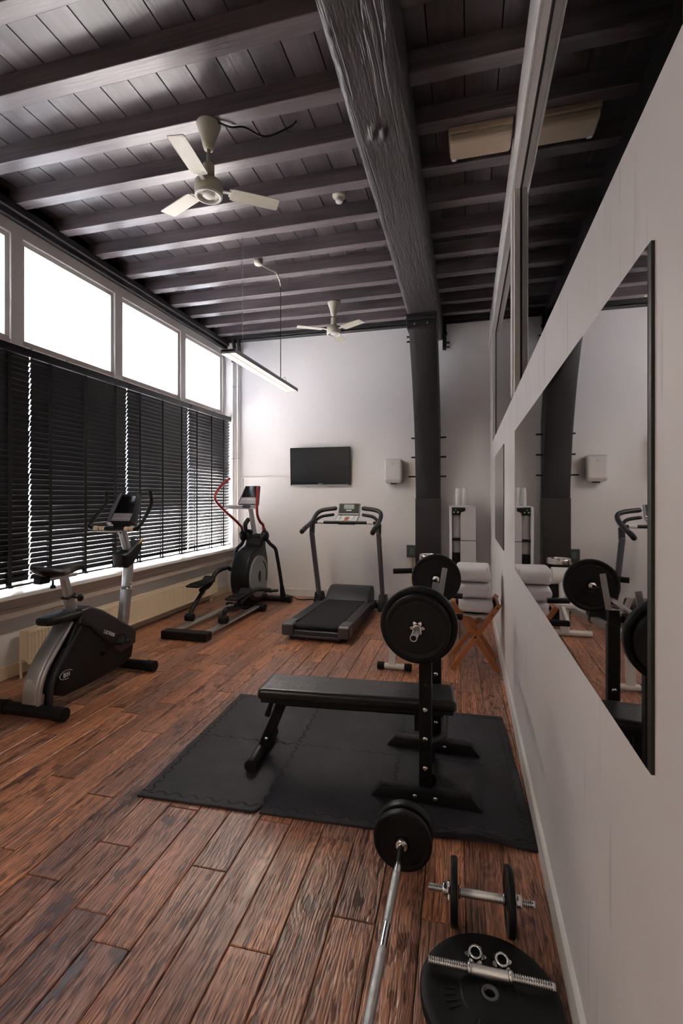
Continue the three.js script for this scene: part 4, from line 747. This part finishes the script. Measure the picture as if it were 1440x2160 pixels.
{ // barbell lying on the floor towards the viewer
  const x = -0.245, y = 0.1155, o = thing('floor_barbell', 'chrome barbell with small black discs lying on the floorboards', 'barbell', [x, 0, -1.4]);
  o.part('bar', [rod([x, y, -1.86], [x, y, -1.82], 0.013), rod([x, y, -1.84], [x, y, -0.96], 0.0132, 0.0132, 28)], M.chrome);
  for (const [a, b] of [[-1.71, -1.50], [-1.415, -1.0]]) o.part('knurled_grip', uvm(rod([x, y, a], [x, y, b], 0.0146, 0.0146, 28), 'z'), M.knurl);
  o.part('collar', toZ(lathe([[0.001, 0], [0.022, 0], [0.024, 0.004], [0.024, 0.016], [0.018, 0.022], [0.001, 0.022]]), x, y, -1.868), M.chrome);
  for (const z of [-1.888, -1.945]) o.part('weight_disc', uvm(toZ(plateGeo(0.115, z > -1.9 ? 0.034 : 0.04), x, y, z)), M.plate);
  for (const z of [-0.93, -0.9]) o.part('weight_disc', uvm(toZ(plateGeo(0.115, 0.026), x, y, z)), M.plate);
  o.part('threaded_end', [toZ(thread(0.0128, 0.1), x, y, -2.06), toZ(thread(0.0128, 0.1), x, y, -0.91)], M.chrome);
  o.part('star_nut', toZ(starNut(), x, y, -1.99), M.chrome);
}
{ // short dumbbell beside the wall
  const y = 0.1, z = -1.71, o = thing('dumbbell', 'chrome dumbbell with two thin black discs near the wall', 'dumbbell', [0.045, 0, z], undefined, 0.03);
  o.part('handle', uvm(rod([-0.025, y, z], [0.125, y, z], 0.014, 0.014, 28), 'x'), M.knurl);
  o.part('inner_collar', [toX(lathe([[0.001, 0], [0.019, 0], [0.019, 0.008], [0.001, 0.008]]), -0.03, y, z), toX(lathe([[0.001, 0], [0.019, 0], [0.019, 0.008], [0.001, 0.008]]), 0.116, y, z)], M.chrome);
  o.part('weight_disc', uvm(toX(plateGeo(0.1, 0.024), -0.044, y, z)), M.plate);
  o.part('weight_disc', uvm(toX(plateGeo(0.1, 0.024), 0.138, y, z)), M.plate);
  o.part('threaded_end', [toX(thread(0.0128, 0.09), -0.132, y, z), toX(thread(0.0128, 0.09), 0.13, y, z)], M.chrome);
  o.part('star_nut', toX(starNut().rotateX(Math.PI), -0.058, y, z), M.chrome);
  o.part('star_nut', toX(starNut(), 0.152, y, z), M.chrome);
}
{ // big disc lying flat
  const x = 0.064, z = -1.45, r = 0.2, o = thing('weight_plate', 'large black weight disc lying flat on the floor by the wall', 'weight plate', [x, 0, z]);
  o.part('disc', uvm(lathe([[0.016, 0], [r - 0.006, 0], [r, 0.005], [r, 0.022], [r - 0.005, 0.028], [r - 0.03, 0.029], [r * 0.73, 0.026], [r * 0.7, 0.0275], [r * 0.68, 0.026], [r * 0.43, 0.026], [r * 0.41, 0.03], [r * 0.39, 0.0305], [r * 0.2, 0.0305], [r * 0.17, 0.033], [0.024, 0.033], [0.018, 0.029], [0.016, 0]], 96).translate(x, 0, z)), M.plate);
  o.part('bore_ring', lathe([[0.0155, 0.026], [0.0245, 0.031], [0.0235, 0.0345], [0.0155, 0.034], [0.0155, 0.026]], 40).translate(x, 0, z), M.greyMetal);
  const rib = []; for (let i = 0; i < 9; i++) { const a = 1.05 + i * 0.125; rib.push(box(0.06, 0.004, 0.0035, 0.112, 0.0265, 0, 0.0012).rotateY(-a).translate(x, 0, z)); }
  for (let i = 0; i < 6; i++) { const a = 2.6 + i * 0.15; rib.push(box(0.035, 0.004, 0.0035, 0.115, 0.0265, 0, 0.0012).rotateY(-a).translate(x, 0, z)); }
  o.part('raised_marks', rib, M.plate);
}
{ // loose dumbbell bar on the disc
  const y = 0.033 + 0.0175, z = -1.49, o = thing('dumbbell_bar', 'bare threaded chrome dumbbell bar resting on the large weight disc', 'dumbbell bar', [0.066, 0.033, z], undefined, 0.02);
  o.part('handle', uvm(rod([0.005, y, z], [0.12, y, z], 0.0145, 0.0145, 28), 'x'), M.knurl);
  for (const x of [0.0, 0.117]) o.part('inner_collar', toX(lathe([[0.001, 0], [0.0175, 0], [0.0175, 0.012], [0.001, 0.012]]), x, y, z), M.chrome);
  o.part('threaded_end', toX(thread(0.0128, 0.115), -0.115, y, z), M.chrome);
  o.part('threaded_end', toX(thread(0.0128, 0.118), 0.128, y, z), M.chrome);
}
tag(add('star_nut', starNut().rotateX(0.25).translate(0.024, 0.0405, -1.543), M.chrome), 'chrome star nut standing on the weight disc next to the bare bar', 'nut', 'loose star nuts on the disc');
tag(add('star_nut', starNut().rotateX(0.25).rotateY(0.4).translate(0.1, 0.0405, -1.537), M.chrome), 'chrome star nut standing on the weight disc next to the bare bar', 'nut', 'loose star nuts on the disc');

// ---------------------------------------------------------------- bench and rack
{
  const o = thing('weight_bench', 'flat black padded weight bench on the foam mat', 'bench', [-0.58, 0.012, -2.545], undefined, 0.095);
  const z = -2.545;
  { // pad with softly crowned top
    const g = new RoundedBoxGeometry(1.045, 0.062, 0.25, 6, 0.024), p = g.attributes.position;
    for (let i = 0; i < p.count; i++) { const x = p.getX(i); if (p.getY(i) > 0) p.setY(i, p.getY(i) + 0.004 * Math.sin(x * 21) * Math.exp(-Math.pow((x + 0.36) / 0.1, 2)) - 0.004 * Math.exp(-Math.pow((x - 0.1) / 0.25, 2))); }
    g.computeVertexNormals(); o.part('pad', uvm(g.translate(-0.58, 0.404, z)), M.vinyl);
  }
  o.part('pad_board', bx(-1.085, -0.075, 0.358, 0.374, z - 0.105, z + 0.105), M.black);
  o.part('frame_beam', bar([-1.02, 0.335, z], [-0.12, 0.335, z], 0.05, 0.05, 0.005), M.blackMetal);
  o.part('leg', bar([-1.115, 0.05, z - 0.03], [-0.99, 0.345, z - 0.03], 0.055, 0.055, 0.006, [0, 0, 1]), M.blackMetal);
  o.part('foot_tube', [rod([-1.12, 0.045, z - 0.21], [-1.12, 0.045, z + 0.155], 0.031)], M.blackMetal);
  o.part('foot_cap', rod([-1.12, 0.046, z + 0.14], [-1.12, 0.046, z + 0.17], 0.034), M.rubber);
  o.part('foot_cap', rod([-1.12, 0.046, z - 0.225], [-1.12, 0.046, z - 0.19], 0.034), M.rubber);
  o.part('leg_bolt', ball(-1.088, 0.11, z + 0.0, 0.011, 0.011, 0.006), M.chrome);
  o.part('lock_pin', rod([-1.035, 0.35, z + 0.07], [-1.06, 0.275, z + 0.075], 0.012, 0.015), M.rubber);
  o.part('leg', [bar([-0.2, 0.345, z - 0.01], [-0.19, 0.045, z - 0.01], 0.05, 0.06, 0.006)], M.blackMetal);
  o.part('support_plate', bx(-0.27, -0.18, 0.24, 0.36, z + 0.02, z + 0.05, 0.003), M.blackMetal);
  o.part('foot_tube', rod([-0.19, 0.043, z - 0.16], [-0.19, 0.043, z + 0.13], 0.03), M.blackMetal);
}
{
  const o = thing('barbell_rack', 'black steel two-post barbell rack standing on the foam mat', 'rack', [-0.2, 0.012, -2.57]);
  const y0 = 0.013;
  for (const [z, xp] of [[-2.325, -0.195], [-2.815, -0.175]]) {
    o.part('foot', extZ([[-0.455, y0], [0.07, y0], [0.02, y0 + 0.055], [-0.405, y0 + 0.055]], z - 0.03, z + 0.03, 0.003), M.blackMetal);
    o.part('upright', bar([xp, y0 + 0.02, z - 0.035], [xp, 0.78, z - 0.035], 0.06, 0.05, 0.004, [0, 0, 1]), M.blackMetal);
    o.part('sliding_post', bar([xp, 0.6, z - 0.035], [xp, 0.86, z - 0.035], 0.05, 0.04, 0.004, [0, 0, 1]), M.blackMetal);
o.part('hook', [bar([xp - 0.06, 0.86, z - 0.035], [xp - 0.085, 0.93, z - 0.035], 0.03, 0.006, 0.002), bar([xp - 0.06, 0.86, z - 0.035], [xp + 0.02, 0.86, z - 0.035], 0.03, 0.006, 0.002), bar([xp + 0.02, 0.86, z - 0.035], [xp + 0.05, 1.05, z - 0.035], 0.03, 0.006, 0.002)], M.silver);
    for (const y of [0.44, 0.3, 0.16]) o.part('bolt', [ball(xp, y, z - 0.008, 0.0125, 0.0125, 0.007), rod([xp, y, z - 0.012], [xp, y, z + 0.001], 0.0055)], M.chrome);
    for (const dx of [-0.045, 0.05]) o.part('foot_bolt', ball(xp + dx, y0 + 0.03, z + 0.03, 0.011, 0.011, 0.006), M.chrome);
  }
  o.part('cross_brace', tube([[-0.18, 0.27, -2.37], [-0.125, 0.25, -2.47], [-0.11, 0.24, -2.6], [-0.12, 0.25, -2.75], [-0.16, 0.27, -2.84]], 0.018, 40, 12), M.blackMetal);
}
{
  const x = -0.213, y = 0.882, o = thing('loaded_barbell', 'chrome barbell with large black discs resting on the rack', 'barbell', [x, y, -2.84]);
  o.part('bar', rod([x, y, -3.66], [x, y, -2.05], 0.0132, 0.0132, 28), M.chrome);
  o.part('sleeve', [rod([x, y, -2.16], [x, y, -1.985], 0.0155, 0.0155, 28), rod([x, y, -3.7], [x, y, -3.52], 0.0155, 0.0155, 28)], uvm ? M.knurl : M.chrome);
  o.part('sleeve_end', rod([x, y, -1.987], [x, y, -1.983], 0.011), M.black);
  o.part('weight_disc', uvm(toZ(plateGeo(0.174, 0.042), x, y, -2.205)), M.plate);
  o.part('weight_disc', uvm(toZ(plateGeo(0.145, 0.036), x, y, -2.16)), M.plate);
  o.part('weight_disc', uvm(toZ(plateGeo(0.172, 0.042), x, y, -3.485)), M.plate);
  o.part('weight_disc', uvm(toZ(plateGeo(0.145, 0.036), x, y, -3.53)), M.plate);
  o.part('star_nut', toZ(starNut(), x, y, -2.143), M.chrome);
  o.part('star_nut', toZ(starNut().rotateX(Math.PI), x, y, -3.55), M.chrome);
  o.part('collar', [toZ(lathe([[0.001, 0], [0.024, 0], [0.026, 0.006], [0.026, 0.016], [0.02, 0.022], [0.001, 0.022]]), x, y, -3.464), toZ(lathe([[0.001, 0], [0.02, 0], [0.026, 0.006], [0.026, 0.022], [0.001, 0.022]]), x, y, -2.25)], M.chrome);
  o.part('rubber_grip', rod([x, y, -3.36], [x, y, -3.3], 0.017), M.rubber);
}

// ---------------------------------------------------------------- folding stool with towels
{
  const o = thing('folding_stool', 'folding wooden cross-legged luggage stand with dark webbing', 'stool', [0.07, 0, -4.4]);
  const za = -4.19, zb = -4.6;
  for (const [z, k] of [[za, 0], [zb, 1]]) {
    const d = k ? 0.024 : -0.024;
    o.part('leg', uvm(bar([-0.125, 0.005, z], [0.262, 0.57, z], 0.04, 0.022, 0.004, [0, 0, 1]), 'y'), M.stool);
    o.part('leg', uvm(bar([0.248, 0.005, z + d], [-0.125, 0.57, z + d], 0.04, 0.022, 0.004, [0, 0, 1]), 'y'), M.stool);
    o.part('pivot_bolt', ball(0.066, 0.288, z + (k ? -0.013 : 0.013), 0.009, 0.009, 0.005), M.black);
    o.part('screw', [ball(0.243, 0.54, z + (k ? -0.013 : 0.012), 0.007, 0.007, 0.004), ball(0.205, 0.485, z + (k ? -0.013 : 0.012), 0.006, 0.006, 0.004)], M.black);
  }
  o.part('rail', uvm(rod([0.25, 0.55, zb - 0.02], [0.25, 0.55, za], 0.016), 'z'), M.stool);
  o.part('rail', uvm(rod([-0.115, 0.55, zb + 0.03], [-0.115, 0.55, za - 0.03], 0.016), 'z'), M.stool);
  o.part('stretcher', uvm(rod([0.19, 0.1, zb], [0.19, 0.1, zb + 0.02], 0.01), 'z'), M.stool);
  for (const z of [-4.29, -4.4, -4.5]) o.part('strap', extZ([[-0.115, 0.568], [-0.08, 0.5], [-0.02, 0.475], [0.06, 0.47], [0.15, 0.475], [0.22, 0.505], [0.25, 0.568], [0.25, 0.562], [0.215, 0.5], [0.15, 0.469], [0.06, 0.464], [-0.02, 0.469], [-0.085, 0.495], [-0.115, 0.562]].reverse(), z - 0.03, z + 0.03, 0), M.tape);
  const g = extZ([[-0.06, 0.462], [0.05, 0.455], [0.18, 0.462], [0.16, 0.44], [0.13, 0.425], [0.1, 0.44], [0.05, 0.43], [0.02, 0.445], [-0.03, 0.45]].reverse(), -4.5, -4.24, 0.004);
  o.part('lining_cloth', uvm(g), M.towel);
}
for (const [i, [x0, x1, yb]] of [[-0.072, 0.208, 0.476], [-0.086, 0.2, 0.6], [-0.086, 0.19, 0.735]].entries()) {
  // rolled towel: flattened roll with a visible lap, axis across the stool
  const hh = [0.063, 0.068, 0.072][i], dd = 0.17, pts = [];
  for (let k = 0; k < 48; k++) { const a = k / 48 * Math.PI * 2, c = Math.cos(a), s = Math.sin(a); pts.push([-4.37 + dd * Math.sign(c) * Math.pow(Math.abs(c), 0.55), yb + hh + hh * Math.sign(s) * Math.pow(Math.abs(s), 0.6)]); }
  const g = extX(pts.slice().reverse(), x0, x1, 0.02, 4), p = g.attributes.position;
  for (let k = 0; k < p.count; k++) { const x = p.getX(k), y = p.getY(k), z = p.getZ(k); p.setXYZ(k, x + 0.006 * Math.sin(y * 60 + i * 2), y + 0.004 * Math.sin(x * 24 + i) * sstep(yb, yb + hh, y), z + 0.008 * Math.sin(x * 11 + i * 2)); }
  g.computeVertexNormals();
  const o = thing('rolled_towel', ['thick white towel at the bottom of the stack on the stool', 'white folded towel in the middle of the stack on the stool', 'white folded towel on top of the stack on the stool'][i], 'towel', [0.06, yb, -4.37], 'white towels on the folding stool');
  o.part('roll', uvm(g), M.towel);
  o.part('hem_band', uvm(bx(x1 - 0.035, x1 - 0.025, yb + 0.012, yb + 2 * hh - 0.008, -4.37 + dd - 0.004, -4.37 + dd + 0.005, 0.004)), M.towel);
}

// ---------------------------------------------------------------- white rowing trainer half hidden by the weights
{
  const o = thing('rowing_trainer', 'white rowing trainer with black grips behind the barbell rack', 'rowing machine', [-0.5, 0, -4.7]);
  o.part('rear_foot', rod([-0.69, 0.03, -4.055], [-0.5, 0.03, -4.055], 0.024), M.white);
  for (const [a, b] of [[-0.74, -0.68], [-0.51, -0.45]]) o.part('foot_cap', rod([a, 0.03, -4.055], [b, 0.03, -4.055], 0.03), M.rubber);
  o.part('rear_post', bar([-0.615, 0.04, -4.06], [-0.615, 0.4, -4.09], 0.06, 0.045, 0.006), M.white);
  o.part('rail', bar([-0.61, 0.4, -4.06], [-0.42, 0.33, -5.5], 0.07, 0.05, 0.01), M.silver);
  o.part('rail_end', bar([-0.613, 0.4, -4.03], [-0.607, 0.4, -4.09], 0.085, 0.065, 0.01), M.black);
  o.part('seat', uvm(bx(-0.7, -0.4, 0.46, 0.51, -4.95, -4.66, 0.022, 4)), M.vinyl);
  o.part('seat_carriage', bx(-0.62, -0.48, 0.33, 0.46, -4.88, -4.72, 0.02), M.black);
  o.part('front_post', bar([-0.42, 0.02, -5.5], [-0.41, 0.62, -5.55], 0.09, 0.07, 0.02), M.white);
  o.part('front_foot', rod([-0.68, 0.035, -5.5], [-0.15, 0.035, -5.5], 0.03), M.white);
  o.part('deck_plate', bx(-0.6, -0.28, 0.36, 0.4, -5.45, -5.15, 0.01), M.white);
  o.part('resistance_drum', rod([-0.52, 0.62, -5.58], [-0.3, 0.62, -5.58], 0.09, 0.09, 32), M.white);
  const arm = (x, y, z, s) => {
    o.part('swing_arm', tube([[x + s * 0.1, 0.4, -5.3], [x + s * 0.06, 0.55, -5.0], [x, y, z]], 0.016, 24), M.white);
    o.part('grip', rod([x, y, z], [x - s * 0.16, y - 0.008, z + 0.02], 0.0225), M.rubber);
  };
  arm(-0.45, 0.838, -4.1, 1);
  o.part('swing_arm', tube([[-0.3, 0.38, -5.3], [-0.27, 0.48, -5.0], [-0.2, 0.645, -4.12]], 0.016, 24), M.white);
  o.part('grip', rod([-0.2, 0.648, -4.1], [-0.036, 0.642, -4.1], 0.022), M.rubber);
  o.part('pedal', bx(-0.2, -0.036, 0.45, 0.492, -4.12, -4.07, 0.01), M.rubber);
  o.part('pedal_stay', bar([-0.19, 0.468, -4.1], [-0.36, 0.36, -5.3], 0.03, 0.02), M.white);
}

for (const o of scene.children) o.traverse?.((m) => { if (m.isMesh) m.castShadow = m.receiveShadow = true; });
renderer.render(scene, camera);
